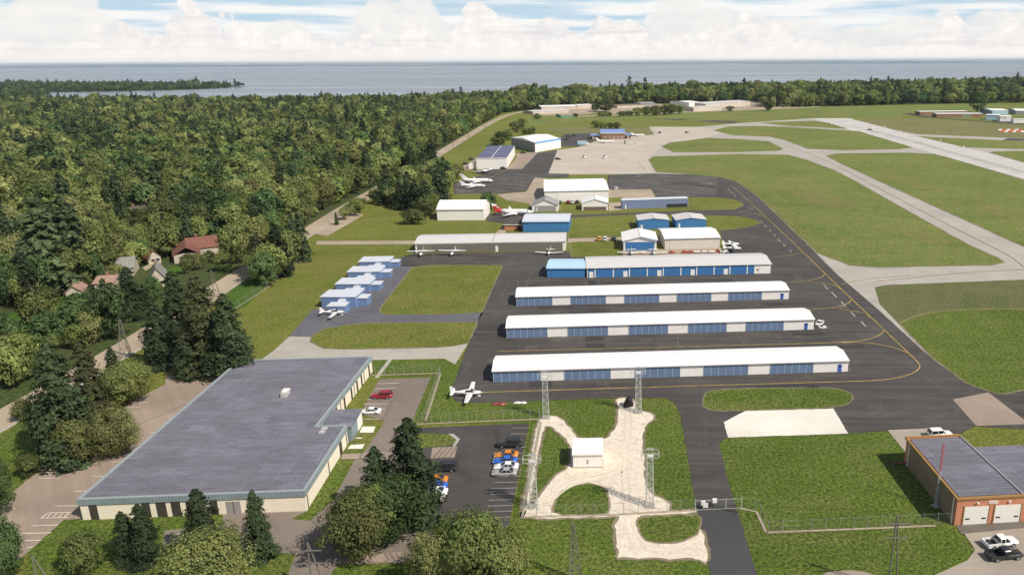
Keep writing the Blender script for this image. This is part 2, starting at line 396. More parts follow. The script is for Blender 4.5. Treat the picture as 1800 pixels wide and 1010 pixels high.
sheet('apron', [
    # hangar apron with its right-hand taxiway
    [(800, 705), (792, 690), (812, 634), (838, 566), (885, 469), (878, 466), (728, 468), (690, 467), (693, 456), (727, 446), (996, 441), (1010, 452), (1160, 450), (1275, 446), (1266, 406), (1300, 402), (1325, 397), (1337, 392), (1330, 386), (1300, 380), (1240, 378), (1110, 377), (1003, 383), (1003, 378), (1130, 373), (1212, 370.5), (1290, 369), (1306, 362), (1307, 357), (1290, 350), (1258, 347), (1155, 347), (1145, 332), (1070, 333), (1068, 308), (1145, 305), (1215, 307), (1270, 312), (1295, 319.5), (1335, 347), (1400, 410), (1469, 480), (1545, 545), (1640, 632), (1700, 675), (1752, 693), (1765, 692), (1850, 680), (1850, 760), (1800, 754), (1712, 749), (1690, 762), (1560, 757), (1490, 762), (1280, 768), (1264, 779), (1280, 845), (1296, 900), (1296, 901), (1223, 885), (1196, 728), (1185, 708), (1168, 699), (1060, 700), (960, 704), (830, 708)],
    [(797, 322), (852, 306), (836, 306.5), (838, 299), (892, 297), (907, 298), (936, 270), (980, 264), (964, 305), (1000, 305.5), (999, 312), (940, 312), (925, 336), (872, 341), (798, 342)],
    [(855, 377), (875, 372), (935, 373), (1003, 378), (1003, 384), (919, 386), (905, 395), (856, 389)],
    [(980, 250), (985, 243), (990, 236), (1040, 234), (1050, 246), (1014, 257), (990, 258)],
    [(1585, 200), (1600, 198.5), (1640, 206), (1720, 212), (1800, 217), (2100, 226), (2100, 230), (1800, 219.5), (1620, 206)], [(1740, 211.5), (1850, 210), (1850, 217), (1770, 216)],
    [(1146, 208.5), (1200, 209.5), (1300, 214), (1290, 217), (1180, 211)], [(1772, 243), (1850, 246), (1850, 248), (1761, 247)]], Z(6), ASPH, 0, .15, 1.6)
sheet('apron', [[(1072, 309), (1145, 306), (1212, 308), (1262, 313), (1258, 345), (1156, 346), (1146, 331), (1072, 332)], [(800, 323), (852, 307), (965, 305.5), (998, 306), (997, 311), (938, 312.5), (923, 335), (870, 340), (801, 341)]], Z(7), ASPH_W)
sheet('access_road', [[(1223, 884), (1297, 900), (1331, 1012), (1382, 1180), (1286, 1180), (1250, 1012)]], Z(6), ASPH_R)
sheet('hangar_lane', [[(509, 591), (548, 545), (566, 541), (690, 466), (735, 467), (728, 480), (668, 547), (690, 553), (850, 550), (836, 567), (590, 574), (549, 592)]], Z(6), ASPH_B)
sheet('brown_forecourt', [[(891, 297.5), (910, 275), (905, 270), (940, 267), (946, 268), (918, 297)], [(800, 300), (838, 278), (838, 297), (812, 300)]], Z(7), ASPH_P)
sheet('pale_square', [[(1675, 702), (1737, 689.5), (1810, 745), (1716, 748.5)]], Z(7), ASPH_P)
sheet('white_pad', [[(1272, 742), (1310, 722.5), (1465, 718), (1491, 762), (1280, 769)]], Z(8), WHITEPAD, 0, .18, 1.0)
sheet('forecourt', [[(1560, 756), (1650, 752), (1664, 764), (1595, 800), (1590, 793)], [(1695, 938), (1820, 926), (1820, 1120), (1560, 1120), (1590, 1030), (1640, 1012), (1700, 985), (1714, 966)]], Z(8), paved('concrete_tan', (.36, .31, .25), (.28, .23, .18), .35, None, None, .9))
sheet('station_apron', [[(1680, 924), (1820, 912), (1820, 927), (1690, 939)]], Z(8), paved('asphalt_brown', (.15, .125, .105), (.2, .17, .14), .3, 3.2, None, .85, 1.2))
sheet('drive_patch', [[(1440, 1012), (1460, 1003), (1510, 1002), (1545, 1012)]], Z(8), ASPH_P, 1)
# car parks
sheet('car_park', [[(292, 661), (373, 657), (420, 640), (361, 690), (146, 911), (113, 913), (53, 967), (30, 985), (-40, 1012), (-200, 1012), (-60, 925), (0, 884), (47, 844), (93, 811), (170, 760), (227, 708), (290, 675)]], Z(5), ASPH_P)
sheet('car_park', [[(392, 903), (540, 898), (512, 912), (545, 915), (585, 880), (624, 807), (640, 795), (672, 748), (676, 738), (632, 728), (638, 718), (666, 667), (757, 663), (727, 734), (715, 760), (735, 800), (745, 860), (755, 930), (735, 988), (592, 992), (580, 1012), (505, 1012), (520, 973), (440, 968), (392, 962), (285, 960), (290, 932), (392, 922)]], Z(5), ASPH_T)
sheet('car_park', [[(728, 752), (930, 744), (892, 935), (875, 1012), (840, 1150), (700, 1150), (728, 1012), (755, 930), (742, 860), (732, 800), (712, 764)]], Z(6), ASPH_L)
sheet('lot_island_grass', [[(702, 776), (708, 764), (745, 761), (792, 763), (807, 772), (797, 784), (745, 787), (702, 788)]], Z(9), GR_NEAR, 2)
sheet('lot_island_kerb', [[(788, 762.5), (797, 762.5), (809, 772), (800, 785), (795, 785), (802, 773)]], Z(10), CONC)
# crushed stone round the masts
sheet('sand_yard', [[(944, 738), (965, 731), (984, 733), (1002, 752), (1016, 772), (1062, 774), (1078, 760), (1087, 735), (1086, 712), (1083, 700), (1115, 699.5), (1115, 722), (1138, 724), (1151, 732), (1147, 739), (1137, 744), (1132, 755), (1127, 770), (1131, 800), (1133, 850), (1145, 870), (1170, 878), (1179, 890), (1172, 900), (1223, 897), (1223, 902), (1080, 908), (918, 912), (922, 899), (945, 880), (964, 850), (983, 832), (1003, 820), (1003, 790), (998, 772), (985, 764), (972, 750), (955, 748), (940, 830), (928, 902), (917, 910), (930, 830)],
    [(1078, 905), (1126, 905), (1122, 915), (1124, 938), (1140, 953), (1170, 955), (1210, 949), (1227, 938), (1233, 925), (1247, 992), (1225, 980), (1180, 981), (1090, 982), (1086, 975)]], Z(8), SAND, 1, .42, .7, .55)
sheet('sand_yard_grass', [[(972, 905), (975, 885), (990, 862), (1012, 853), (1042, 851), (1060, 856), (1068, 870), (1069, 890), (1068, 904)]], Z(9), GR_NEAR, 1, .3, .8, .4)
sheet('stone_slab', [[(632, 760.5), (637, 750), (660.5, 749.5), (656, 760.5)], [(611, 789), (617, 782), (641, 780.5), (637, 789)], [(624, 771), (627, 769), (637, 769), (635, 771)]], Z(9), WHITEPAD)
ribbons('fence_footing_gravel', [[(727, 746), (840, 741), (948, 737)], [(748, 740), (775, 655)], [(951, 742), (918, 909)], [(918, 909), (1075, 905), (1223, 897)], [(1347, 936), (1500, 930), (1645, 924)], [(1347, 936), (1330, 900), (1300, 893)], [(290, 657), (378, 653)], [(652, 660), (775, 656)], [(405, 548), (475, 503)]], .5, Z(10), GRAVEL, 0)
# grass islands over the pavement
sheet('airfield_grass', [
    [(1164, 257.5), (1178, 251), (1244, 242.7), (1300, 244.8), (1350, 248.6), (1376, 262), (1366, 265), (1300, 267.2), (1184, 267.5)],
    [(1255, 229.5), (1282, 222.5), (1330, 221.7), (1390, 223.5), (1510, 231), (1532, 238), (1603, 259), (1578, 262.5), (1480, 264), (1420, 261.5), (1385, 248), (1355, 240.5), (1290, 238)],
    [(1335, 215.5), (1430, 212.5), (1457, 216.5), (1489, 226.5), (1383, 221.3)],
    [(1300, 271), (1383, 272.2), (1417, 281), (1467, 300), (1505, 320), (1600, 374), (1700, 430), (1750, 452), (1763, 461), (1740, 465.5), (1540, 469.5), (1497, 466), (1463, 454), (1438, 444), (1398, 407), (1332, 344), (1296, 319.5), (1270, 312), (1215, 306.5), (1155, 302.5), (1141, 281), (1150, 275.5)],
    [(1453, 274), (1472, 270), (1592, 268.7), (1640, 271), (1664, 276.5), (1800, 316.5), (2000, 385), (2000, 470), (1800, 433), (1700, 388), (1545, 318), (1480, 288)],
    [(1614, 239.8), (1761, 247.2), (1850, 249), (1850, 262), (1800, 262), (1697, 259)], [(1740, 268.3), (1752, 266.4), (1850, 264.5), (1850, 300), (1800, 285), (1752, 272)]], Z(9), GR_FAR, 0, .3, 4, .8)
sheet('airfield_grass', [[(1538, 505), (1560, 501), (1800, 491.5), (2000, 486), (2000, 547.5), (1800, 543.5), (1700, 544.5), (1640, 548.5), (1602, 558.5), (1581, 569.5), (1547, 535)]], Z(9), grass_mat('grass_pale', (.11, .135, .04), (.15, .16, .06), (.2, .18, .09), .8, .3, .4))
sheet('airfield_grass', [[(1582, 569), (1602, 558), (1640, 548), (1700, 544), (1800, 543), (2000, 547), (2000, 700), (1800, 684), (1765, 691.5), (1750, 691), (1700, 673), (1641, 629)]], Z(9), GR_NEAR, 0, .2, 2, .5)
sheet('airfield_grass', [[(905, 212), (935, 205), (1000, 206), (1200, 198), (1390, 190), (1460, 187.5), (1700, 184), (2200, 186), (2200, 205), (1800, 206), (1600, 196), (1580, 208), (1494, 207), (1428, 207), (1300, 213.5), (1200, 209), (1140, 208), (1040, 211), (900, 222)]], Z(2), GR_FAR)
sheet('dry_grass', [[(950, 228), (1000, 223), (1140, 224), (1150, 236), (1046, 240), (1000, 234)], [(1500, 210), (1560, 208.5), (1620, 208), (1800, 221), (2200, 235), (2200, 250), (1800, 243), (1614, 236), (1583, 231)]], Z(4), GR_DRY)
sheet('taxi_island_grass', [[(668, 545), (676, 533), (726, 469.5), (760, 466.5), (882, 466.5), (846, 549), (800, 551.5), (690, 553), (673, 551)],
    [(547, 600), (552, 589), (575, 577), (640, 568.5), (838, 566.5), (822, 603), (800, 607), (767, 610), (615, 613), (570, 611.5)]], Z(10), GR_MID, 0, .2, 1.5, .45)
sheet('taxi_island_grass', [[(1236, 705), (1240, 690), (1262, 685), (1330, 683.5), (1400, 682), (1475, 683), (1499, 693), (1494, 708), (1465, 716.5), (1310, 721), (1265, 722), (1240, 718)]], Z(10), GR_NEAR, 2, .22, 1.2, .4)
sheet('verge_strip_grass', [[(1125, 910), (1222, 904), (1232, 915), (1227, 935), (1208, 948), (1170, 954), (1142, 952), (1126, 938), (1122, 918)]], Z(9), GR_NEAR, 1, .3, .8, .4)
sheet('hangar_grass', [[(1003, 383.5), (1110, 378), (1122, 402), (1095, 415.5), (999, 418)], [(1240, 379), (1300, 381.5), (1328, 387), (1336, 392), (1324, 396.5), (1266, 405), (1242, 401)], [(1209, 347.5), (1258, 347.5), (1289, 351), (1305, 358), (1304, 362), (1288, 368.5), (1212, 370)], [(1003, 426), (1092, 424), (1094, 449), (1005, 452)], [(985, 362), (1022, 362), (1024, 372), (985, 373.5)], [(1068, 348), (1094, 347), (1094, 355), (1068, 356)], [(800, 341), (870, 341), (890, 352), (930, 358), (935, 372), (880, 373), (860, 377)]], Z(9), GR_MID, 0, .2, 2, .5)
# painted lines
ribbons('taxi_line_marking', [[(848, 690), (1100, 682), (1420, 673), (1550, 669.5), (1595, 661), (1616, 650), (1617, 640), (1596, 620), (1556, 582), (1529, 556), (1497, 526), (1473, 503), (1449, 480), (1400, 432), (1327, 364), (1291, 330), (1283, 326)],
    [(876, 618), (1040, 613.5), (1240, 608.8), (1408, 604.5), (1505, 601), (1538, 594), (1553, 584), (1554, 579)], [(1480, 602.5), (1505, 601.2), (1542, 604.7), (1575, 612), (1595, 621)],
    [(1420, 545), (1464, 541.6), (1489, 535.5), (1497, 527)], [(1462, 541.8), (1493, 546), (1520, 551), (1532, 560)], [(1390, 496), (1420, 494), (1444, 488.5), (1450, 481)], [(1420, 494.5), (1447, 498), (1466, 501), (1477, 508)],
    [(1294, 373.5), (1318, 369), (1328, 364)], [(1300, 373.5), (1330, 376), (1345, 382)], [(1360, 452), (1390, 449), (1412, 444)], [(820, 332), (905, 292)], [(1480, 500), (1510, 492), (1600, 484)]], .30, Z(13), YEL)
ribbons('taxi_dash_marking', [[(x, y), (x + (8 if y > 480 else 3), y + (9 if y > 480 else 3.2))] for x, y in [(1447, 500), (1462, 514), (1478, 530), (1495, 548), (1514, 566), (1337, 389), (1344, 396), (1352, 404), (1360, 412), (1368, 421), (1377, 430), (1388, 440), (1279, 332), (1284, 337), (1290, 343)]], .6, Z(14), plain('marking_worn', (.30, .265, .225), .85, .2, 0, .35, .4), 0)
ribbons('taxiway_centre_line', [[(1140, 268), (1300, 269.5), (1400, 267.5), (1650, 266)], [(1265, 241), (1340, 243), (1400, 262), (1470, 290), (1560, 340), (1700, 412), (1780, 452), (1800, 470)], [(1120, 283), (1135, 300)], [(1540, 495), (1700, 478), (1900, 470)]], .36, Z(13), TANL)
ribbons('grass_track', [[(1582, 569), (1602, 558), (1640, 548), (1700, 544), (1800, 543), (2000, 547)]], 1.4, Z(11), GR_DRY, 2)
ribbons('runway_tyre_stain', [[(1500, 222), (1600, 247), (1700, 276), (1800, 303), (2000, 366)]], 11, Z(10), plain('tyre_stain_light', (.46, .435, .40), .9, .1, 0, .2, .05), 1)
ribbons('runway_tyre_stain', [[(1520, 227), (1600, 247), (1700, 276), (1800, 303), (2000, 366)]], 5, Z(12), plain('tyre_stain', (.38, .36, .335), .9, .1, 0, .3, .05), 1)
def lines(name, segs, w, z, mat): return ribbons(name, segs, w, z, mat, 0)
segs = []
for i in range(9):
    t = i / 8; x, y = 97 + (361 - 97) * t, 890 + (683 - 890) * t
    segs.append([(x, y), (x + 46 - 22 * t, y - .6)])
for i in range(20):
    t = (i / 19) ** .92; x, y = 0 + 224 * t, 897 - 189 * t
    if 4 < i: segs.append([(x + 3, y), (x + 43 - 10 * t, y - .8)])
segs += [[(55, 925), (103, 923)], [(38, 938), (90, 937)], [(44, 951), (73, 950)], [(48, 963), (58, 962.5)], [(0, 896), (28, 894.5)], [(2, 908), (14, 907.5)], [(72, 911.5), (120, 910)], [(85, 902), (127, 901)], [(72, 911.5), (85, 902)], [(82, 911), (92, 902)], [(92, 910.7), (102, 901.7)], [(102, 910.5), (112, 901.4)], [(112, 910.2), (122, 901.2)], [(293, 940), (336, 938)], [(293, 957), (334, 955)]]
for k in range(8): segs.append([(664 - 6.2*k, 675 + 9*k), (702 - 5*k, 674 + 9*k)] if k not in (2,) else [(652, 693), (690, 692)])
lines('parking_marking', segs, .22, Z(13), plain('marking_cream', (.64, .57, .47), .85, .2, 0, .2, .4))
segs = [[(901 - 2.6*k*1.0, 753 + 10.3*k), (928 - 2.2*k*1.0 + 0, 752.5 + 10.3*k)] if k < 2 else [(880 - 2.5*(k-2)*.9, 787 + 10.3*(k-2)), (926 - 2.3*(k-2), 786.5 + 10.2*(k-2))] for k in range(15)]
segs += [[(668, 942), (742, 938)], [(668, 955), (748, 954)]]
lines('parking_marking', segs, .12, Z(13), plain('marking_white', (.42, .41, .38), .85, .2, 0, .3, .5))
sheet('crossing_marking', [[(601, 798), (703, 795), (703, 799), (690, 806), (600, 807.5)], [(760, 787), (804, 785), (799, 804), (757, 806)], [(590, 990), (640, 975), (735, 968), (738, 987)]], Z(11), ASPH_P)
segs = [[(632 + 9*k, 806), (637 + 9*k, 797.5)] for k in range(7)] + [[(762 + 9*k, 805), (778 + 8.5*k, 786)] for k in range(4)] + [[(676 + 10*k, 972), (684 + 10*k, 986)] for k in range(5)]
lines('crossing_marking', segs, .45, Z(12), ASPH_T)

# repairs and sealed cracks in the hangar apron
ax = (G(1480, 655) - G(867, 671)).normalized(); ay = Vector((-ax.y, ax.x, 0)); o0 = G(880, 700)
PT = [[], []]; CR = []
for _ in range(70):
    c_ = o0 + ax * R.uniform(-6, 104) + ay * R.uniform(-4, 95); l_, w_ = R.uniform(1.5, 8), R.uniform(.6, 2.2)
    if R.random() < .3: l_, w_ = w_, l_ * .7
    PT[R.random() < .45].append([c_ + ax*l_ + ay*w_*.9, c_ - ax*l_ + ay*w_, c_ - ax*l_*.98 - ay*w_, c_ + ax*l_ - ay*w_*.95])
sheet_world('apron_patch', PT[0], Z(7), paved('asphalt_patch_dark', (.046, .043, .042), (.075, .068, .062), .4)); sheet_world('apron_patch', PT[1], Z(7) + .1e-2 + .004, paved('asphalt_patch_pale', (.088, .079, .071), (.13, .115, .10), .5))
cv, cf = [], []
for _ in range(46):
    p = o0 + ax * R.uniform(-8, 108) + ay * R.uniform(-4, 98); d_ = (ax if R.random() < .6 else ay); wd = R.uniform(.05, .11); q = []
    for k in range(R.randint(4, 12)): q.append(p.copy()); p = p + d_ * R.uniform(1.5, 3) + (ax if d_ is ay else ay) * R.uniform(-.4, .4)
    k0 = len(cv)
    for a_, b_2 in strip_w(q, wd * 2): cv += [(a_.x, a_.y, Z(12)), (b_2.x, b_2.y, Z(12))]
    for k in range(len(q) - 1): cf.append((k0+2*k, k0+2*k+2, k0+2*k+3, k0+2*k+1))
structure(mesh_obj('apron_crack_seal', cv, cf, plain('crack_pale', (.17, .15, .13), .9, .1, 0, .3, .5)))

WORN = grass_mat('grass_worn', (.165, .185, .048), (.20, .20, .062), (.29, .235, .10), .6, 0, .5)
sheet('worn_grass', [[(1180, 296), (1260, 290), (1330, 300), (1300, 308), (1230, 304)], [(1335, 348), (1365, 360), (1420, 415), (1480, 455), (1500, 464), (1462, 453), (1398, 405)], [(1380, 330), (1450, 338), (1520, 362), (1470, 372), (1400, 350)], [(1560, 395), (1640, 408), (1690, 430), (1620, 428)], [(1520, 300), (1600, 312), (1680, 340), (1620, 335)], [(1700, 350), (1790, 372), (1790, 392), (1730, 372)], [(1290, 232), (1360, 234), (1420, 244), (1370, 242)], [(1060, 219), (1300, 206), (1420, 201), (1440, 204), (1240, 212), (1060, 222)], [(1190, 262), (1240, 255), (1310, 258), (1280, 264)]], Z(10), WORN, 2, 2.2, 3)
ribbons('tyre_track', [[(1098, 706), (1100, 760), (1092, 830), (1098, 905), (1104, 945), (1118, 966), (1180, 970), (1236, 976)], [(1106, 706), (1110, 760), (1103, 830), (1110, 905), (1116, 940), (1130, 959), (1180, 963), (1236, 966)], [(1092, 820), (1060, 836), (1000, 842), (955, 880), (932, 905)], [(1094, 829), (1062, 845), (1006, 850), (966, 884), (944, 905)]], .4, Z(9) + .003, paved('packed_track', (.65, .565, .455), (.57, .48, .375), .5, None, None, .95))
# ------------------------------------------------------------ buildings
W_ROOF = ribbed('white_roof_metal', (.82, .80, .77), 0, .9, .5, .02, .2, .03)
GREY_ROOF = ribbed('pale_grey_roof', (.58, .56, .54), 0, .9, .5, .03, .25, .06)
W_WALL = ribbed('white_wall_metal', (.80, .76, .71), 0, .6, .55, .03, .25, .08)
BEIGE_WALL = ribbed('beige_wall_metal', (.60, .56, .49), 0, .6, .55, .03, .25, .1)
BLUE_WALL = ribbed('blue_wall_metal', (.055, .19, .40), 0, .6, .5, .05, .25, .05)
BLUE_DOOR = ribbed('slate_blue_door', (.135, .195, .31), 0, .5, .5, .06, .25, .05)
BLUE_DOOR2 = ribbed('bright_blue_door', (.045, .16, .37), 0, .6, .5, .06, .2, .05)
SLATE = ribbed('slate_blue_wall', (.17, .21, .33), 0, .6, .55, .05, .2, .06)
LBLUE = ribbed('light_blue_metal', (.42, .60, .72), 0, .7, .5, .04, .2, .05)
BROWN_WALL = ribbed('brown_grey_wall', (.17, .145, .12), 0, .6, .6, .06, .2, .1)
GREY_WALL = ribbed('grey_wall', (.30, .29, .28), 0, .6, .6, .05, .2, .1)
TBLUE = ribbed('pale_blue_wall', (.145, .225, .39), 0, .6, .5, .04, .25, .08)
TROOF = ribbed('pale_blue_roof', (.58, .60, .64), 0, .6, .5, .03, .25, .05)
TERM_ROOF = ribbed('terminal_blue_roof', (.20, .27, .52), 0, .7, .5, .04, .25, .04)
LINE_W = plain('door_seam', (.5, .56, .62), .6)
DOORBLUE = plain('royal_blue_paint', (.06, .12, .42), .5)
TRIM_W = plain('white_trim', (.78, .75, .70), .5)
TRIM_B = plain('blue_trim', (.12, .36, .66), .5)
TRIM_G = plain('grey_trim', (.30, .28, .27), .6)
DARK = plain('dark_opening', (.03, .03, .032), .8)
DGLASS, _t, _p = newmat('dark_glass', .12, .5); _p.inputs['Base Color'].default_value = (.02, .024, .028, 1)
def felt(name, col, seam, w, h, lighter=.12):
    m, t, p = newmat(name, .85, .2)
    o = objc(t)
    br = t.node('ShaderNodeTexBrick', i_Scale=1.0, i_Mortar_Size=.05, offset=.5)
    br.inputs['Brick Width'].default_value = w; br.inputs['Row Height'].default_value = h
    br.inputs['Color1'].default_value = (*mul(col, 1 - lighter), 1); br.inputs['Color2'].default_value = (*mul(col, 1 + lighter), 1); br.inputs['Mortar'].default_value = (*seam, 1)
    t.link(t.mapping(o, rot=(0, 0, .0)), br.inputs['Vector'])
    br2 = t.node('ShaderNodeTexBrick', i_Scale=1.0, i_Mortar_Size=.07, offset=.5)
    br2.inputs['Brick Width'].default_value = w * 2.3; br2.inputs['Row Height'].default_value = h * 4
    br2.inputs['Color1'].default_value = (.82,.82,.82,1); br2.inputs['Color2'].default_value = (1.12,1.1,1.12,1); br2.inputs['Mortar'].default_value = (.8,.8,.82,1)
    t.link(o, br2.inputs['Vector'])
    st = t.noise(t.mapping(o, sc=(.06, 1.4, 1)), 1.0, 5, .7); s2 = t.noise(t.mapping(o, sc=(1.4, .05, 1)), 1.0, 5, .7); big = t.noise(o, .07, 5, .65)
    c = t.mix(1.0, br.outputs[0], br2.outputs[0], 'MULTIPLY')
    c = t.mix(t.rng(st, .5, .75, 0, .45), c, mul(seam, 1.1)); c = t.mix(t.rng(s2, .52, .75, 0, .4), c, mul(col, .62))
    c = t.mix(t.rng(big, .42, .7, 0, .45), c, mul((col[0]*1.12, col[1]*1.02, col[2]*.98), .8))
    t.link(c, p.inputs['Base Color']); bump(t, p, br.outputs[1], .15, .02); return m
ROOF_F = felt('grey_roof_felt', (.158, .156, .184), (.24, .236, .27), 2.6, .85, .14)
ROOF_DB = felt('blue_grey_roof', (.13, .135, .22), (.16, .16, .24), 3.0, 1.2, .06)
def brick_mat(name, col):
    m, t, p = newmat(name, .85, .2); o = objc(t)
    sp = t.node('ShaderNodeSeparateXYZ'); t.link(o, sp.inputs[0]); cb = t.node('ShaderNodeCombineXYZ')
    t.link(t.math('ADD', sp.outputs[0], sp.outputs[1]), cb.inputs[0]); t.link(sp.outputs[2], cb.inputs[1])
    br = t.node('ShaderNodeTexBrick', i_Scale=1.0, i_Mortar_Size=.012); br.inputs['Brick Width'].default_value = .42; br.inputs['Row Height'].default_value = .15
    br.inputs['Color1'].default_value = (*mul(col, .8), 1); br.inputs['Color2'].default_value = (*mul(col, 1.2), 1); br.inputs['Mortar'].default_value = (*mul((col[0], col[1]*1.5, col[2]*1.7), .85), 1)
    t.link(cb.outputs[0], br.inputs['Vector'])
    n = t.noise(t.mapping(o, sc=(.3, .3, 1.6)), 1.1, 5, .65)
    t.link(t.mix(t.rng(n, .35, .7, 0, .5), br.outputs[0], mul(col, 1.25)), p.inputs['Base Color']); bump(t, p, br.outputs[1], .2, .01); return m
BRICK = brick_mat('orange_brick', (.50, .20, .115))
BRICK_D = brick_mat('brown_brick', (.25, .14, .085))
def frame(L, Rr):
    a, b = G(*L), G(*Rr); u = (b - a).normalized(); v = Vector((-u.y, u.x, 0))
    return a, u, v, (b - a).length, math.atan2(u.y, u.x)
def dep(a, v, px, z): return (G(px[0], px[1], z) - Vector((a.x, a.y, z))).dot(v)
def walls(parent, w, d, he, hr=None, axis='x', mat=None, name='wall'):
    m = MB()
    b = [(0,0,0),(w,0,0),(w,d,0),(0,d,0)]
    if hr is None or hr <= he:
        m.add(b + [(x,y,he) for x,y,_ in b], [(0,1,5,4),(1,2,6,5),(2,3,7,6),(3,0,4,7),(4,5,6,7)])
    elif axis == 'x':
        m.add(b + [(x,y,he) for x,y,_ in b] + [(0,d/2,hr),(w,d/2,hr)], [(0,1,5,4),(1,2,6,9,5),(2,3,7,6),(3,0,4,8,7)])
    else:
        m.add(b + [(x,y,he) for x,y,_ in b] + [(w/2,0,hr),(w/2,d,hr)], [(0,1,5,8,4),(1,2,6,5),(2,3,7,9,6),(3,0,4,7)])
    return m.build(name, mat, parent)
def gable_roof(parent, w, d, he, hr, axis, mat, ov=.3, th=.16, name='roof', trim=None):
    m = MB()
    if axis == 'x':
        s = (hr - he) / (d / 2); e = he - s * ov
        for y0, y1, z0, z1 in ((-ov, d/2, e, hr), (d + ov, d/2, e, hr)):
            b = [(-ov,y0,z0+.02),(w+ov,y0,z0+.02),(w+ov,y1,z1+.02),(-ov,y1,z1+.02)]
            if y0 > y1: b = b[::-1]
            m.hexa(b, [(x,y,z+th) for x,y,z in b])
    else:
        s = (hr - he) / (w / 2); e = he - s * ov
        for x0, x1, z0, z1 in ((-ov, w/2, e, hr), (w + ov, w/2, e, hr)):
            b = [(x0,-ov,z0+.02),(x1,-ov,z1+.02),(x1,d+ov,z1+.02),(x0,d+ov,z0+.02)]
            if x0 > x1: b = b[::-1]
            m.hexa(b, [(x,y,z+th) for x,y,z in b])
    r = m.build(name, mat, parent)
    c = MB()
    if axis == 'x': c.bar((-ov, d/2, hr+th), (w+ov, d/2, hr+th), .12)
    else: c.bar((w/2, -ov, hr+th), (w/2, d+ov, hr+th), .12)
    c.build('ridge_cap', trim or mat, r)
    return r
def door(parent, x0, x1, z0, z1, mat, name='door', t=.05, y=0.0):
    return MB().box(x0, x1, y - t, y - .003, z0, z1).build(name, mat, parent)
def downpipes(parent, xs, he, mat, y=-.09):
    for x in xs: MB().bar((x, y, 0), (x, y, he), .06, 6).build('downpipe', mat, parent)
def gutter(parent, w, he, mat, ov=.3): MB().box(-ov, w + ov, -ov - .16, -ov - .01, he - .17, he - .02).build('gutter', mat, parent)
# --- the three long hangar rows with slate-blue door bays
def t_hangar(L, Rr, eaveY, back, bays, bdoor, label):
    a, u, v, w, rz = frame(L, Rr)
    he = zat(a, eaveY); d = dep(a, v, back, he); hr = he + d * .085
    t = thing('hangar_row', label, 'hangar', a, rz, 'long white hangar rows with slate-blue doors')
    walls(t, w, d, he, hr, 'x', W_WALL); gable_roof(t, w, d, he, hr, 'x', W_ROOF, .2); gutter(t, w, he, TRIM_G, .2)
    X = lambda px: (px - L[0]) / (Rr[0] - L[0]) * w
    for x0, x1 in bays:
        x0, x1 = max(X(x0), .15), X(x1); m = MB()
        m.box(x0, x1, -.06, -.003, .05, he - .08)
        for k in range(7):
            xx = x0 + (x1 - x0) * k / 6; m.box(xx - .04, xx + .04, -.09, -.061, .05, he - .1, 1)
        m.build('hangar_door', [BLUE_DOOR, LINE_W], t)
    x = X(bdoor); dd = door(t, x - .5, x + .5, 0.02, 2.1, DOORBLUE, 'door', .07)
    MB().box(x - .22, x + .22, -.09, -.073, 1.35, 1.85).build('pane', DGLASS, dd)
    MB().bar((w * .5, -.3, he - .2), (w * .5, -.02, he - .2), .05).build('wall_lamp', TRIM_W, t)
    return t
t_hangar((867, 672), (1490, 653), 652, (873, 626), [(866, 949), (989.6, 1069.6), (1111.8, 1191), (1232, 1311), (1350, 1427.5)], 1475, 'long white hangar row with slate-blue doors, closest to the lattice masts')
t_hangar((890.7, 594.4), (1430, 579), 576, (894.4, 555.6), [(890, 961), (996, 1065.6), (1102, 1170.7), (1206, 1274), (1308, 1375.6)], 1416, 'long white hangar row with slate-blue doors, white car at its end')
t_hangar((907.8, 538), (1386, 525.7), 521.6, (911.6, 505.6), [(906, 970), (1001.6, 1062.7), (1095, 1156), (1187, 1247.7), (1278, 1337.7)], 1374, 'shortest white hangar row with slate-blue doors, beside the bright blue hangars')
def hangar(name, label, L, Rr, eaveY, back, wall, roof, axis='x', backis='eave', apexY=None, pitch=.22, trim=None, ov=.3, cat='hangar', group=None, flat=False):
    a, u, v, w, rz = frame(L, Rr); he = zat(a, eaveY)
    if flat: hr = he; d = dep(a, v, back, he)
    elif axis == 'y':
        mid = a + u * (w / 2); hr = zat(mid, apexY) if apexY else he + pitch * w / 2
        d = dep(a, v, back, hr)
    elif backis == 'eave': d = dep(a, v, back, he); hr = he + pitch * d / 2
    else:
        lo_, hi_ = .5, 40.0
        for _ in range(40):
            half = (lo_ + hi_) / 2
            if dep(a, v, back, he + pitch * half) > half: lo_ = half
            else: hi_ = half
        d = half * 2; hr = he + pitch * half
    t = thing(name, label, cat, a, rz, group)
    walls(t, w, d, he, None if flat else hr, axis, wall)
    if flat: MB().box(-ov, w + ov, -ov, d + ov, he + .01, he + .3).build('roof', roof, t)
    else: gable_roof(t, w, d, he, hr, axis, roof, ov, trim=trim)
    return t, w, d, he, hr
# bright blue bay hangar and its light blue neighbour
L, Rr = (1032, 488), (1354, 480.5)
t, w, d, he, hr = hangar('hangar_row', 'long hangar with bright blue doors between white posts, grey roof', L, Rr, 470.4, (1032, 451.8), W_WALL, GREY_ROOF, 'x', 'eave', pitch=.14)
X = lambda c: (c - 58) / (1583 - 58) * w
ps = [60, 125, 275, 407, 555, 687, 833, 965, 1110, 1242, 1388, 1450]
for i in range(len(ps) - 1): door(t, X(ps[i]) + .22, X(ps[i+1]) - .22, .05, he - .35, BLUE_DOOR2, 'hangar_door')
for c in (92, 373, 653, 930, 1207): door(t, X(c) - .75, X(c) + .75, .05, 2.2, TRIM_W, 'side_door', .09)
door(t, X(1490), X(1572), .05, 2.6, W_WALL, 'hangar_door', .06); door(t, X(1468), X(1480), 1.2, 1.8, DARK, 'vent', .07)
gutter(t, w, he, TRIM_W)
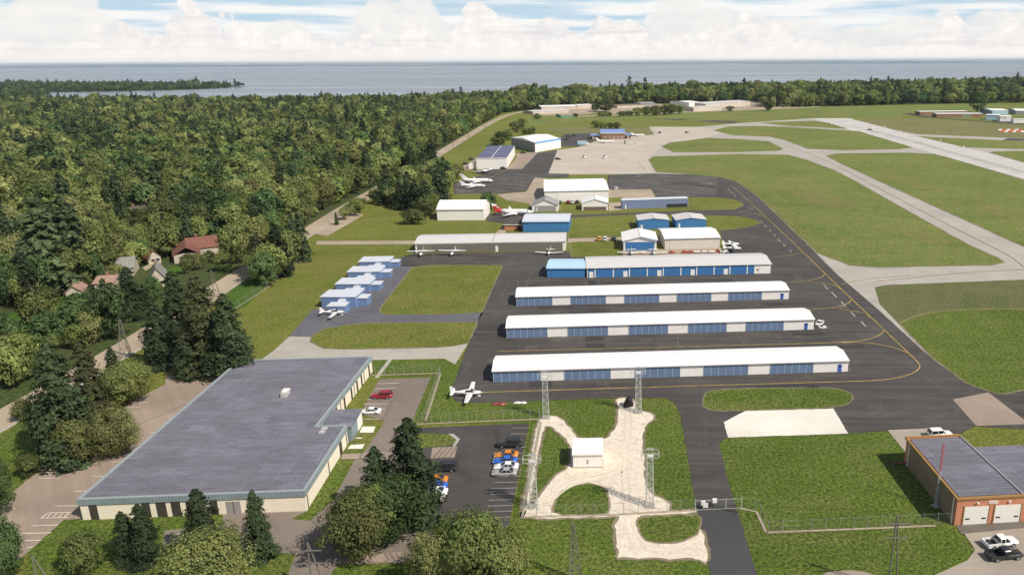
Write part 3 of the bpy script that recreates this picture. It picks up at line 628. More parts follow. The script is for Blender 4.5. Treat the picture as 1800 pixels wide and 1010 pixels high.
t, w, d, he, hr = hangar('hangar', 'small bright blue hangar with light blue roof beside the blue-doored row', (962, 488), (1028, 488), 471, (964.5, 455.6), BLUE_WALL, LBLUE, 'x', 'eave', pitch=.12)
door(t, w*.12, w*.88, .05, he - .5, BLUE_WALL, 'hangar_door', .06); gutter(t, w, he, LBLUE)
# long brown-grey hangar
t, w, d, he, hr = hangar('hangar', 'long brown-grey hangar with pale roof behind three parked light planes', (731, 444.5), (994.5, 440), 427.5, (741, 413), TRIM_W, GREY_ROOF, 'x', 'eave', pitch=.13)
door(t, .8, w - 1.2, .05, he - .75, BROWN_WALL, 'hangar_door', .12)
door(t, w*.53, w*.53 + 1.1, .05, 2.4, TRIM_W, 'side_door', .18)
gutter(t, w, he, TRIM_W); MB().bar((w*.515, -.25, he + .22), (w*.515, d/2, hr + .22), .14).build('roof_joint', TRIM_G, t)
# white barn, blue hangar, brick office
t, w, d, he, hr = hangar('hangar', 'white gabled hangar beside the tall dark conifers', (769, 387.4), (851, 387), 368.4, (775.6, 352), W_WALL, W_ROOF, 'x', 'ridge', pitch=.34)
door(t, w*.22, w*.9, .05, he - .7, W_WALL, 'hangar_door', .07); gutter(t, w, he, TRIM_G)
t, w, d, he, hr = hangar('hangar', 'square blue hangar with pale roof beside the small brick office', (919.6, 408), (1000.5, 407.5), 389, (922.7, 376), BLUE_WALL, TROOF, 'x', 'eave', pitch=.12)
door(t, w*.1, w*.9, .05, he - .6, BLUE_WALL, 'hangar_door', .07); MB().box(-.3, w+.3, -.5, -.31, he-.35, he+.1).build('fascia', LBLUE, t)
t, w, d, he, hr = hangar('brick_office', 'small orange brick office with flat brown roof beside blue hangar', (887, 404.5), (918, 404.5), 395, (890, 381), BRICK, plain('brown_roof', (.085, .07, .058), .85), flat=True, ov=.35, cat='office')
door(t, w*.75, w*.95, .05, 2.1, DARK); MB().box(-.4, w+.4, -.45, -.36, he-.05, he+.25).build('fascia', TRIM_W, t)
# big white hangar with two gabled sheds in front
t, w, d, he, hr = hangar('hangar', 'largest white hangar with plain white roof, two small gabled sheds before it', (957.5, 355), (1070, 352.5), 336.5, (960, 315.8), W_WALL, W_ROOF, 'x', 'eave', pitch=.1)
gutter(t, w, he, TRIM_G, .3); door(t, w*.2, w*.62, .05, he*.75, W_WALL, 'hangar_door', .08)
t, w, d, he, hr = hangar('shed', 'small grey gabled hangar with grey door in front of largest hangar', (935.5, 372), (981, 371.5), 361, (960, 343.7), TRIM_W, GREY_WALL, 'y', apexY=351.5, ov=.4, trim=TRIM_G)
door(t, w*.1, w*.92, .05, he - .25, GREY_WALL, 'hangar_door', .08); door(t, w*.16, w*.2, .1, 2.2, TRIM_W, 'side_door', .12)
t, w, d, he, hr = hangar('shed', 'small cream gabled hangar with white roof in front of largest hangar', (1023, 370), (1068.5, 369.5), 357, (1044.5, 343), W_WALL, W_ROOF, 'y', apexY=350, ov=.4, trim=TRIM_G)
door(t, w*.06, w*.94, .05, he*.5, plain('brown_slats', (.16, .12, .1), .8), 'hangar_door', .08)
# long low slate-blue shed
t, w, d, he, hr = hangar('shed', 'long low slate-blue shed with open bay at one end', (1094, 367.5), (1209, 363.6), 352.5, (1094, 349.3), SLATE, TROOF, 'x', 'eave', pitch=.06, ov=.2)
door(t, w*.672, w*.99, .05, he*.42, DARK, 'open_bay_shade', .06); door(t, w*.04, w*.06, .05, 2.1, TRIM_W, 'side_door', .09)  # flat dark panel: the shade inside the open bay is put into its colour
# two blue gabled hangars
for L, Rr, e, bk, ap, lb in (((1122, 403), (1176, 402), 387.4, (1146.7, 374.8), 383.8, 'blue gabled hangar with pale roof, the one nearer the grass strip'), ((1188, 400.5), (1241, 399.3), 387, (1209, 373.7), 382.8, 'blue gabled hangar with pale roof behind the beige hangar')):
    t, w, d, he, hr = hangar('hangar', lb, L, Rr, e, bk, BLUE_WALL, GREY_ROOF, 'y', apexY=ap, ov=.3, trim=TRIM_G)
    door(t, w*.06, w*.94, .05, he - .3, BLUE_WALL, 'hangar_door', .08); door(t, w*.08, w*.14, .05, 2.1, TRIM_W, 'side_door', .11)
t, w, d, he, hr = hangar('hangar', 'white gabled hangar with wide blue door beside the beige hangar', (1096, 440), (1154, 439.4), 423, (1121, 401.5), W_WALL, W_ROOF, 'y', apexY=416, ov=.6, trim=TRIM_G)
door(t, w*.06, w*.94, .05, he - .6, BLUE_DOOR2, 'hangar_door', .08)
MB().hexa([(w/2, -.66, hr+.05), (w+.6, -.66, he-.06), (w+.6, -.61, he-.06), (w/2, -.61, hr+.05)], [(w/2, -.66, hr+.3), (w+.6, -.66, he+.2), (w+.6, -.61, he+.2), (w/2, -.61, hr+.3)]).build('fascia', TRIM_B, t)
t, w, d, he, hr = hangar('hangar', 'beige hangar with plain white roof behind the parked ground equipment', (1168.8, 438.3), (1265, 435.7), 419.7, (1165.7, 401.8), BEIGE_WALL, W_ROOF, 'x', 'eave', pitch=.13)
gutter(t, w, he, TRIM_G); door(t, w*.08, w*.92, .05, he - .5, BEIGE_WALL, 'hangar_door', .08)
# blue-grey roofed hangar and angled hangar on the ramp
a, b = G(838, 297.5), G(891, 296); far = G(910, 275); he = zat(a, 278.8)
t, w, d, he, hr = hangar('hangar', 'white hangar with dark blue-grey flat roof beside the ramp', (838, 297.5), (891, 296.8), 278.8, (862.5, 256.8), W_WALL, ROOF_DB, flat=True, ov=.05)
MB().box(-.3, w+.3, -.3, -.06, he-.1, he+.4).build('fascia', TRIM_W, t); MB().box(w*.49, w*.51, .3, d-.3, he+.31, he+.4).build('roof_joint', TRIM_W, t)
door(t, w + .0, w + .01, 0, 1, TRIM_W, 'corner_post')
MB().box(w+.003, w+.08, d*.1, d*.9, .1, he-.9).build('hangar_door', W_WALL, t)
MB().box(-6, -.003, 2, 9, 0, 3.4).build('lean_to', W_WALL, t)
A, B, Cc = G(899, 258), G(941, 268), G(986, 260)
he = zat(B, 251); t = thing('hangar', 'angled white hangar with blue roof edge, dark grey side', 'hangar', B)
p = [Vector((0,0,0)), Cc - B, Cc - B + (A - B), A - B]
MB().add([*p, *[q + Vector((0,0,he)) for q in p]], [(0,1,5,4),(1,2,6,5),(4,5,6,7)]).build('wall', W_WALL, t)
MB().add([p[2], p[3], p[0], *[q + Vector((0,0,he)) for q in (p[2], p[3], p[0])]], [(0,1,4,3),(1,2,5,4)]).build('side_wall', GREY_WALL, t)
q = [x + Vector((0,0,he+.02)) for x in p]; cen = sum(q, Vector()) / 4
mid1, mid2 = (q[0] + q[3]) / 2 + Vector((0,0,2.0)), (q[1] + q[2]) / 2 + Vector((0,0,2.0))
MB().add([q[0], q[1], mid2, mid1, q[2], q[3]], [(0,1,2,3),(3,2,4,5),(0,3,5),(1,4,2)]).build('roof', W_ROOF, t)
e = (p[1] - p[0]).normalized(); n = Vector((e.y, -e.x, 0))
m = MB(); m.hexa([p[0]+n*.25+Vector((0,0,he-.9)), p[1]+n*.25+Vector((0,0,he-.9)), p[1]+n*.03+Vector((0,0,he-.9)), p[0]+n*.03+Vector((0,0,he-.9))], [p[0]+n*.25+Vector((0,0,he+.5)), p[1]+n*.25+Vector((0,0,he+.5)), p[1]+n*.03+Vector((0,0,he+.5)), p[0]+n*.03+Vector((0,0,he+.5))]); m.build('fascia', TRIM_B, t)
# terminal
t, w, d, he, hr = hangar('terminal', 'brown terminal with blue roof and two low blue-roofed wings', (1056, 245), (1098.6, 244.6), 234.5, (1057, 227.5), BRICK_D, TERM_ROOF, 'x', 'ridge', pitch=.25, cat='terminal')
for k in range(5):
    x = w * (.16 + .17 * k); f = door(t, x, x + w*.07, 1.0, 2.8, TRIM_W, 'window'); MB().box(x + .3, x + w*.07 - .3, -.08, -.055, 1.2, 2.6).build('pane', DGLASS, f)
MB().box(-.4, w+.4, -.6, -.35, he-.2, he+.35).build('fascia', TRIM_W, t)
for x0, x1 in ((-w*.42, -.4), (w + .4, w*1.28)):
    wg = MB().box(x0 + 1, x1 - 1, 1.5, d*.75, 0, he*.62).build('wing', BRICK_D, t)
    MB().box(x0, x1, .4, d*.8, he*.62, he*.62 + .5).build('roof', TERM_ROOF, wg); MB().bar((x0 + 2.5, .8, 0), (x0 + 2.5, .8, he*.62), .4, 8).build('column', TRIM_W, wg)
# staggered pale blue T-hangars
tg = 'pale blue box hangars set in a stepped row'
tl = ['pale blue stepped box hangar beside the parked low-wing plane', 'second pale blue stepped box hangar counted from the parked plane', 'third pale blue stepped box hangar counted from the parked plane', 'pale blue stepped box hangar nearest the long brown-grey hangar']
for k, (L, Rr, e, bk, tx, tb) in enumerate((((566, 541), (626, 541), 522, (576, 513), (589, 619), 543.5), ((591, 514), (650, 513.5), 500, (600.5, 492.5), (614, 645), 515), ((612, 492), (669, 491), 482, (622.7, 473.5), (634, 662), 494), ((632, 473.5), (685, 472.5), 464.5, (641, 457), (653, 679), 476))):
    a, u, v, w, rz = frame(L, Rr); he = max(zat(a, e), 2.9); d = max(dep(a, v, bk, he), 7.5)
    t = thing('box_hangar', tl[k], 'hangar', a, rz, tg)
    walls(t, w, d, he, None, 'x', TBLUE); MB().box(-.2, w+.2, -.2, d+.2, he+.003, he+.22).build('roof', TROOF, t)
    x0, x1 = (tx[0]-L[0])/(Rr[0]-L[0])*w, (tx[1]-L[0])/(Rr[0]-L[0])*w; q = 3.4
    tl_ = MB().box(x0, x1, -q - 2.6, -q + 1.4, 0, he*.68).build('tail_bay', TBLUE, t)
    MB().box(x0-.15, x1+.15, -q-2.75, -q+1.5, he*.68+.003, he*.68+.2).build('roof', TROOF, tl_)
    MB().box((x0+x1)/2-.9, (x0+x1)/2+1.1, -q+1.503, -.003, 0, he*.86).build('link_bay', TROOF, t)
    e_ = MB().box(w+.003, w+3.0, d*.25, d*.8, 0, he*.72).build('side_bay', TBLUE, t)
    MB().box(w+.003, w+3.15, d*.22, d*.83, he*.72+.003, he*.72+.18).build('roof', TROOF, e_)
    door(t, .5, x0 - .4, .05, he - .4, TBLUE, 'hangar_door', .07)
# ---------------- the big grey-roofed building
UNIT = plain('rooftop_grey', (.45, .44, .41), .7)
CREAM = plain('cream_stucco', (.80, .71, .57), .85, .2, 0, .05, .6)
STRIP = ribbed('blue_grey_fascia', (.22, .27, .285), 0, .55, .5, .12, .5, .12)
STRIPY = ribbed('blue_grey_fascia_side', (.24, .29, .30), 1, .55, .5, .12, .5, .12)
CAP = plain('fascia_cap', (.30, .335, .34), .5)
DSLIT = plain('dark_bronze_panel', (.058, .05, .042), .5)
PIPE = plain('dark_pipe', (.09, .08, .07), .6)
a = G(146.3, 913.3); b = G(539.5, 897.4); u = (b - a).normalized(); v = Vector((-u.y, u.x, 0)); w = (b - a).length; rz = math.atan2(u.y, u.x)
ht = zat(a, 876.0); hf = ht - 1.12
fl = G(421, 632, ht); fr = G(652, 626, ht); n1 = G(608.6, 746, ht); n0 = G(555.5, 748.5, ht); fr_b = fr
def loc(p): q = p - a; return Vector((q.dot(u), q.dot(v), 0))
FLl, FRl, N1, N0 = loc(fl), loc(fr), loc(n1), loc(n0)
D = (FLl.y + FRl.y) / 2; xn = N0.x; yn = (N0.y + N1.y) / 2; xb = FRl.x
print('big building w %.1f D %.1f notch %.1f %.1f backx %.1f fl.x %.1f h %.2f' % (w, D, xn, yn, xb, FLl.x, ht))
t = thing('flat_roof_building', 'large cream building with grey felt flat roof and blue-grey fascia', 'building', a, rz)
xs = w; yo = yn - 2.2
foot = [(0,0), (w,0), (w,yn), (xn,yn), (xn + (xb-xn), yn + .001), (xb, D), (FLl.x, D)]
xi = (xn + xb) / 2
foot = [(0,0), (w,0), (w+.4,yn), (xn,yn), (xb,D), (FLl.x,D)]
def extr(fp, z0, z1, cap=True):
    n = len(fp); m = MB(); vs = [(x,y,z0) for x,y in fp] + [(x,y,z1) for x,y in fp]
    fs = [(i,(i+1)%n,n+(i+1)%n,n+i) for i in range(n)]
    if cap: fs.append(tuple(range(n, 2*n)))
    return m.add(vs, fs)
def inset(fp, k):
    n = len(fp); out = []
    for i in range(n):
        p0, p1, p2 = (Vector(fp[(i+j) % n]) for j in (-1, 0, 1))
        e1, e2 = (p1-p0).normalized(), (p2-p1).normalized()
        n1_, n2_ = Vector((-e1.y, e1.x)), Vector((-e2.y, e2.x))
        bis = n1_ + n2_; bis = bis / max(.2, bis.dot(n1_)); out.append(tuple(p1 + bis * k))
    return out
extr(foot, 0, hf).build('wall', CREAM, t)
r = extr(inset(foot, .25), hf + .1, ht - .28).build('roof', ROOF_F, t)
out_, in_ = inset(foot, -.2), inset(foot, .28)
n = len(foot); m = MB()
for i in range(n):
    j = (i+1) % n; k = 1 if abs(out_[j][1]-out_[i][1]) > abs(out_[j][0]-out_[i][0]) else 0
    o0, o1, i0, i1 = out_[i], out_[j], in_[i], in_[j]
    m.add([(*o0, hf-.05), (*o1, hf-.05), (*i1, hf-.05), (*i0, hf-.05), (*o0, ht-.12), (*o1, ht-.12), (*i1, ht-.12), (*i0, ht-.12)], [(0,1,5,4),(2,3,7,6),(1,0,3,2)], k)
    m.add([(*o0, ht-.118), (*o1, ht-.118), (*i1, ht-.118), (*i0, ht-.118), (*o0, ht), (*o1, ht), (*i1, ht), (*i0, ht)], [(0,1,5,4),(2,3,7,6),(4,5,6,7)], 2)
m.build('fascia', [STRIP, STRIPY, CAP], t)
X = lambda px: (px - 146.3) / (539.5 - 146.3) * w
def slit(x0, x1): MB().box(X(x0), X(x1), -.06, -.003, .05, hf - .06).build('window_strip', DSLIT, t)
for x0, x1 in ((161, 175), (252, 266), (277, 294), (303, 319), (329, 341), (371, 384)): slit(x0, x1)
dd = MB().box(X(399), X(424), -.08, -.003, .02, 2.5).build('door', TRIM_G, t)
MB().box(X(399) + 1.25, X(424) - 1.25, -.1, -.083, .05, 2.45).build('seam', DSLIT, dd)
def side(y0, y1, x_of, name, mat, tk=.07, z1=None):
    z1 = hf - .06 if z1 is None else z1
    xa, xb_ = x_of(y0), x_of(y1)
    MB().hexa([(xa+.003,y0,.05),(xa+tk,y0,.05),(xb_+tk,y1,.05),(xb_+.003,y1,.05)], [(xa+.003,y0,z1),(xa+tk,y0,z1),(xb_+tk,y1,z1),(xb_+.003,y1,z1)]).build(name, mat, t)
sx1 = lambda y: w + .4 * y / yn
side(yn*.78, yn*.84, sx1, 'window_strip', DSLIT)
for f in (.03, .50, .96): MB().bar((sx1(yn*f)+.1, yn*f, 0), (sx1(yn*f)+.1, yn*f, hf), .08, 6).build('downpipe', PIPE, t)
sx2 = lambda y: xn + (xb - xn) * (y - yn) / (D - yn)
for f in (.30, .44, .57, .68, .77, .93):
    y = yn + (D - yn) * f; side(y - .45, y + .45, sx2, 'window_strip', DSLIT)
for f in (.22, .37, .62, .82): y = yn + (D-yn)*f; MB().bar((sx2(y)+.1, y, 0), (sx2(y)+.1, y, hf), .07, 6).build('downpipe', PIPE, t)
# entrance block in the notch, a storey lower roof
q0, q1, q2, q3 = (loc(G(px, py, ht - .75)) for px, py in ((568, 742), (620, 743), (633, 721), (583, 720)))
ex0, ex1, ey0, ey1 = xn + .8, max(q1.x, q2.x), yn + .9, max(q2.y, q3.y)
en = MB().box(ex0, ex1, ey0, ey1, 0, ht - 1.0).build('entrance_block', [STRIP], t)
MB().box(ex0 - .1, ex1 + .25, ey0 - .25, ey1 + .25, ht - .99, ht - .78).build('roof', ROOF_F, en)
MB().box(ex1 + .003, ex1 + .06, ey0 + (ey1-ey0)*.55, ey1 - .1, 0, ht - 1.2).build('white_panel', TRIM_W, en)
for px, py, sx, sy, sz, nm in ((502, 694, .6, 1.3, .9, 'rooftop_unit'), (566, 759.5, .55, .5, .22, 'skylight'), (570.5, 753.5, .55, .5, .22, 'skylight')):
    p = loc(G(px, py, ht - .28)); o = MB().box(p.x-sx, p.x+sx, p.y-sy, p.y+sy, ht-.275, ht-.28+sz).build(nm, UNIT, t)
    if sz > .5: MB().box(p.x-sx-.1, p.x+sx+.1, p.y-sy*.3, p.y+sy+.1, ht-.275+sz, ht+sz-.1).build('cowl', TRIM_W, o)
# ---------------- fire station style brick garage
a = G(1677, 923); b_ = G(1677 + 123, 923 - 7.0); u = (b_ - a).normalized(); v = Vector((-u.y, u.x, 0)); rz = math.atan2(u.y, u.x)
hs = zat(a, 876.6); w = 18.0
bl = G(1593.8, 770.5, hs) - a; bv = Vector((bl.dot(u), bl.dot(v)))
t = thing('garage', 'orange brick garage with white doors, bronze side wall and grey roof', 'garage', a, rz)
print('garage h %.2f depth %.1f skew %.2f' % (hs, bv.y, bv.x)); Dg = bv.y; sk = bv.x
wl = (G(1795.7, 866.7, hs) - a).dot(u)
MB().add([(0,0,0),(wl,0,0),(wl,Dg,0),(sk,Dg,0),(0,0,hs),(wl,0,hs),(wl,Dg,hs),(sk,Dg,hs)], [(0,1,5,4),(1,2,6,5),(2,3,7,6),(3,0,4,7),(4,5,6,7)]).build('wall', BRICK, t)
SIDEM = ribbed('bronze_side_cladding', (.235, .175, .12), 1, 1.1, .5, .12, .3, .2)
lx = lambda y: sk * y / Dg
def lwall(y0, y1, z0, z1, tk, name, mat):
    return MB().hexa([(lx(y0)-.003,y0,z0),(lx(y1)-.003,y1,z0),(lx(y1)-tk,y1,z0),(lx(y0)-tk,y0,z0)][::-1], [(lx(y0)-.003,y0,z1),(lx(y1)-.003,y1,z1),(lx(y1)-tk,y1,z1),(lx(y0)-tk,y0,z1)][::-1]).build(name, mat, t)
lwall(.7, Dg - 1.4, .1, hs - .3, .1, 'side_cladding', SIDEM)
lwall(.75, .95, .05, hs - .1, .24, 'downpipe', TRIM_W); lwall(Dg - 1.9, Dg - 1.7, .05, hs - .1, .24, 'downpipe', TRIM_W)
BRONZE = plain('bronze_coping', (.34, .19, .07), .6)
roof = MB().add([(.45,.45,hs+.12),(wl,.45,hs+.12),(wl,Dg-.45,hs+.12),(lx(Dg)+.45,Dg-.45,hs+.12)], [(0,1,2,3)]).build('roof', ROOF_F, t)
m = MB(); m.hexa([(-.25,-.25,hs-.1),(w,-.25,hs-.1),(w,.15,hs-.1),(-.25,.15,hs-.1)], [(-.25,-.25,hs+.25),(w,-.25,hs+.25),(w,.15,hs+.25),(-.25,.15,hs+.25)])
m.hexa([(-.25,.153,hs-.1),(.15,.153,hs-.1),(sk+.15,Dg-.2,hs-.1),(sk-.25,Dg-.2,hs-.1)], [(-.25,.153,hs+.25),(.15,.153,hs+.25),(sk+.15,Dg-.2,hs+.25),(sk-.25,Dg-.2,hs+.25)])
m.hexa([(sk-.25,Dg-.197,hs-.1),(wl,Dg-.197,hs-.1),(wl,Dg+.25,hs-.1),(sk-.25,Dg+.25,hs-.1)], [(sk-.25,Dg-.197,hs+.4),(wl,Dg-.197,hs+.4),(wl,Dg+.25,hs+.4),(sk-.25,Dg+.25,hs+.4)]); m.build('coping', BRONZE, t)
lowx0, lowx1 = wl + .05, w + 4
MB().box(wl - .18, wl + .14, .2, Dg - .3, hs + .13, hs + .3).build('roof_valley', TRIM_G, t)
p2 = G(1789.8, 783, hs) - a; Dl = p2.dot(v)
lw = MB().box(wl + .003, lowx1, .0, Dl, 0, hs - .02).build('low_block', BRICK, t); MB().box(wl + .2, lowx1 + .2, .2, Dl + .1, hs + .02, hs + .1).build('roof', ROOF_F, lw)
def gx(px, base): return (G(px, base) - a).dot(u)
GDOOR = ribbed('white_sectional_door', (.74, .72, .66), 2, .55, .5, .03, .15, .04)
dx = [(gx(1689.5, 920), gx(1732.5, 918.2)), (gx(1743.5, 917.6), gx(1789.5, 915.6))]
dh = zat(a + u * dx[0][0], 890.5)
for x0, x1 in dx:
    MB().box(x0 - .18, x0, -.12, -.003, 0, dh + .18).build('door_frame', BRONZE, t); MB().box(x1, x1 + .18, -.12, -.003, 0, dh + .18).build('door_frame', BRONZE, t)
    g = MB().box(x0 + .003, x1 - .003, -.06, -.003, .04, dh).build('garage_door', GDOOR, t)
    for xx in (x0 + .7, x1 - .7): MB().box(xx - .38, xx + .38, -.09, -.062, 1.05, 1.32).build('pane', DGLASS, g)
    MB().box((x0+x1)/2 - .15, (x0+x1)/2 + .15, -.35, -.01, dh + .62, dh + .82).build('wall_lamp', TRIM_W, t)
xm = (dx[0][1] + dx[1][0]) / 2
sg = MB().box(xm - .75, xm + .85, -.1, -.005, dh + .42, dh + .95).build('sign', plain('sign_white', (.72, .62, .56), .6), t)
tc = bpy.data.curves.new('lettering', 'FONT'); tc.body = 'FIRE ST'; tc.size = .38; tc.extrude = .004; tc.align_x = 'CENTER'; tc.align_y = 'CENTER'
to = bpy.data.objects.new('tmp', tc); C.objects.link(to); bpy.context.view_layer.update()
tm = bpy.data.meshes.new_from_object(to.evaluated_get(bpy.context.evaluated_depsgraph_get())); bpy.data.objects.remove(to)
tm.materials.clear(); tm.materials.append(plain('sign_lettering', (.45, .36, .36), .7))
lo = link(bpy.data.objects.new('lettering', tm), sg); lo.location = (xm + .05, -.108, dh + .685); lo.rotation_euler = (math.pi/2, 0, 0)
# small white equipment shed in the stone yard
t, w, d, he, hr = hangar('equipment_shed', 'small white equipment shed among the four lattice masts', (1007.5, 822.5), (1059.5, 821.5), 797.5, (1005.5, 771.5), W_WALL, W_ROOF, 'x', 'eave', pitch=.1, ov=.15, cat='shed')
MB().box(-.12, w+.12, -.12, d+.12, -.1, .32).build('plinth', plain('stone_plinth', (.42, .36, .29), .9), t); door(t, w*.47, w*.52, .9, 1.8, TRIM_G, 'vent', .06); gutter(t, w, he, TRIM_W, .15)
# ---------------- far buildings across the field
def far(name, label, L, Rr, eY, bk, wall, roof, **k): return hangar(name, label, L, Rr, eY, bk, wall, roof, **k)
BRICK_F = plain('far_brown_brick', (.27, .15, .095), .85, .2, 0, .15, .2)
far('hangar', 'long low brown building partly behind another brown one', (1617, 202.5), (1700, 201.5), 196.5, (1614, 195.3), BRICK_F, W_ROOF, axis='x', backis='eave', pitch=.03, cat='building')
t, w, d, he, hr = far('hangar', 'long low brown building with pale roof beyond the runway', (1646, 206.5), (1727, 206.3), 200.2, (1644, 198.7), BRICK_F, W_ROOF, axis='x', backis='eave', pitch=.03, cat='building')
door(t, w*.55, w*.75, .05, he*.8, plain('green_door', (.2, .26, .22), .6), 'hangar_door')
t, w, d, he, hr = far('hangar', 'light blue hangar with white roof under the dark tree beyond runway', (1744, 201.5), (1772, 201.5), 194.5, (1726, 191), LBLUE, W_ROOF, axis='x', backis='eave', pitch=.05)
MB().box(-.2, -.003, d*.1, d*.9, .1, he*.9).build('hangar_door', GREY_WALL, t)
t, w, d, he, hr = far('hangar', 'small light blue hangar beside the white gabled shed beyond runway', (1733, 210.5), (1757, 211), 202, (1725, 200.5), LBLUE, W_ROOF, axis='x', backis='eave', pitch=.05)
t, w, d, he, hr = far('shed', 'white two-storey shed with small windows beyond the runway', (1758, 213.5), (1777, 213.5), 204.5, (1752, 203.3), TRIM_W, W_ROOF, axis='x', backis='eave', pitch=.1)
for k in (.2, .4): door(t, w*k, w*k + 1.5, he*.5, he*.85, TRIM_G, 'window')
far('hangar', 'low white hangar at the end of the far building group', (1781, 216.5), (1830, 216.5), 209.5, (1773, 208.7), TRIM_W, W_ROOF, axis='x', backis='eave', pitch=.05)
far('hangar', 'grey-fronted hangar with white roof behind the light blue hangars', (1786, 201.5), (1830, 202), 195, (1784, 191.2), GREY_WALL, W_ROOF, axis='x', backis='eave', pitch=.05)
IND = plain('industrial_pale_wall', (.52, .45, .38), .85, .2, 0, .12, .1)
for i, (L, Rr, e, bk, lb, wl_, rf) in enumerate((
    ((952, 194), (1014, 192.5), 188, (955, 185.5), 'long pale works building with flat white roof under the trees', IND, W_ROOF),
    ((937, 201), (1000, 198), 196.5, (944, 193.5), 'low pale works building in front of a longer one', IND, GREY_ROOF),
    ((1015, 191.5), (1040, 190.5), 185, (1018, 183.5), 'pale boxy works building beside the dark red tree', IND, W_ROOF),
    ((986, 206.8), (1009, 206.2), 203.3, (988, 200.5), 'green-sided low works shed with brown roof by the grass', plain('green_wall', (.12, .3, .2), .7), plain('brown_shed_roof', (.36, .26, .18), .8)),
    ((1085, 190.5), (1132, 189), 186, (1086, 184), 'brown-roofed long works building half behind bushes', IND, plain('brown_long_roof', (.23, .17, .13), .8)),
    ((1127, 186.5), (1152, 186), 182, (1127, 179.5), 'grey works building with pitched roof half behind trees', GREY_WALL, GREY_WALL),
    ((1211, 190.5), (1230, 189.5), 180.5, (1200, 177.5), 'tall works hall with white roof and dark end wall', W_WALL, W_ROOF),
    ((1219, 196.3), (1268, 193.6), 189, (1223, 186.8), 'low pale works hall in front of the tall hall', IND, GREY_ROOF),
    ((1240, 191), (1318, 186), 183, (1243, 179), 'longest works hall with wide pale roof beyond the field', IND, GREY_ROOF))):
    far('works_building', lb, L, Rr, e, bk, wl_, rf, axis='x', backis='eave', pitch=.06, cat='building')
# ---------------- houses in the wood
REDR = plain('red_tile_roof', (.19, .085, .062), .8, .2, 0, .25, 1.2); PINKR = plain('pink_tile_roof', (.33, .21, .16), .8, .2, 0, .2, 1.2)
GREYR = plain('grey_shingle_roof', (.24, .23, .21), .85, .2, 0, .2, 1.2); BRNR = plain('brown_shingle_roof', (.10, .085, .07), .85, .2, 0, .2, 1.2)
HWALL = plain('house_wall', (.46, .40, .32), .85)
def house(label, L, Rr, wd, he, rise, axis, roof, wings=()):
    a, u, v, w, rz = frame(L, Rr); t = thing('house', label, 'house', a, rz)
    walls(t, w, wd, he, he + rise, axis, HWALL); rf = gable_roof(t, w, wd, he, he + rise, axis, roof, .5)
    MB().box(w*.3, w*.3 + .9, wd*.6, wd*.6 + .9, he, he + rise + 1.2).build('chimney', BRICK_D, rf)
    for k in (.2, .6):
        f = door(t, w*k, w*k + 1.5, 1.0, 2.3, TRIM_W, 'window'); MB().box(w*k + .12, w*k + 1.38, -.07, -.053, 1.12, 2.18).build('pane', DGLASS, f)
    door(t, w*.45, w*.45 + 1.0, .05, 2.1, TRIM_G)
    for (x0, y0, ww, dd, ax) in wings:
        wg = MB().box(x0, x0+ww, y0, y0+dd, 0, he - .1).build('wing', HWALL, t)
        o = gable_roof(wg, ww, dd, he - .1, he + rise*.8, ax, roof, .5)
        o.location = (x0, y0, 0)
    return t
house('red-tiled house with several wings among the trees', (332, 452), (385, 446), 12, 3.4, 3.2, 'x', REDR, ((-5, -9, 9, 16, 'y'), (16, -3, 15, 9, 'x')))
house('small red-tiled house lower down from the winged red house', (262, 466), (284, 462), 9, 3, 2.4, 'y', REDR)
house('dark brown roofed house with pale gable deep in the wood', (238, 392), (266, 388), 12, 3.4, 3.6, 'x', BRNR)
house('small pink-roofed outbuilding beside the bright lawn', (118, 528), (146, 525), 8, 2.8, 1.9, 'y', PINKR)
house('low pale house with flat-looking pink roof by the lawn', (168, 514), (202, 512), 9, 3.2, 1.4, 'x', PINKR)
house('grey-roofed house behind the low pale house', (205, 487), (236, 484), 12, 3.2, 2.6, 'x', GREYR)
house('steep grey-roofed house beside the dirt road', (268, 506), (292, 503), 12, 3.6, 3.2, 'y', GREYR)
house('brown and white house alone in the wood beyond the red house', (445, 381), (470, 377), 12, 3.4, 2.4, 'x', PINKR)
house('white-walled house deep in the wood near the brown-roofed one', (262, 330), (286, 328), 11, 3.4, 2.6, 'x', GREYR)

# ------------------------------------------------------------ vehicles
RUB = plain('tyre_rubber', (.018, .018, .018), .8)
RIM = plain('alloy_rim', (.35, .35, .36), .35, .5, .6)
def paint(name, col):
    m, t, p = newmat(name, .28, .5); p.inputs['Base Color'].default_value = (*col, 1); p.inputs['Coat Weight'].default_value = .4; p.inputs['Coat Roughness'].default_value = .08; return m
LAMP = plain('lamp_lens', (.6, .6, .58), .2); RED_L = plain('tail_lens', (.35, .02, .02), .3)
def ring(x, wb, wt, zl, zh):
    w1 = wb; return [Vector((x, y, z)) for y, z in ((-w1*.86, zl), (-w1, zl+.16), (-w1, zl+(zh-zl)*.62), (-wt*.97, zh-.07), (-wt*.84, zh), (wt*.84, zh), (wt*.97, zh-.07), (w1, zl+(zh-zl)*.62), (w1, zl+.16), (w1*.86, zl))]
def wheels(t, xs, hw, r):
    for x in xs:
        for s in (-1, 1):
            m = MB(); m.bar((x, s*(hw-.24), r), (x, s*(hw+.01), r), r, 16); m.bar((x, s*(hw+.012), r), (x, s*(hw+.025), r), r*.64, 12, 1)
            m.build('wheel', [RUB, RIM], t)
def lamps(t, xf, xr, hw, z):
    for s in (-1, 1):
        MB().box(xf-.1, xf+.015, s*hw*.72-.18, s*hw*.72+.18, z-.07, z+.08).build('headlight', LAMP, t)
        MB().box(xr-.015, xr+.1, s*hw*.74-.2, s*hw*.74+.2, z+.02, z+.18).build('taillight', RED_L, t)
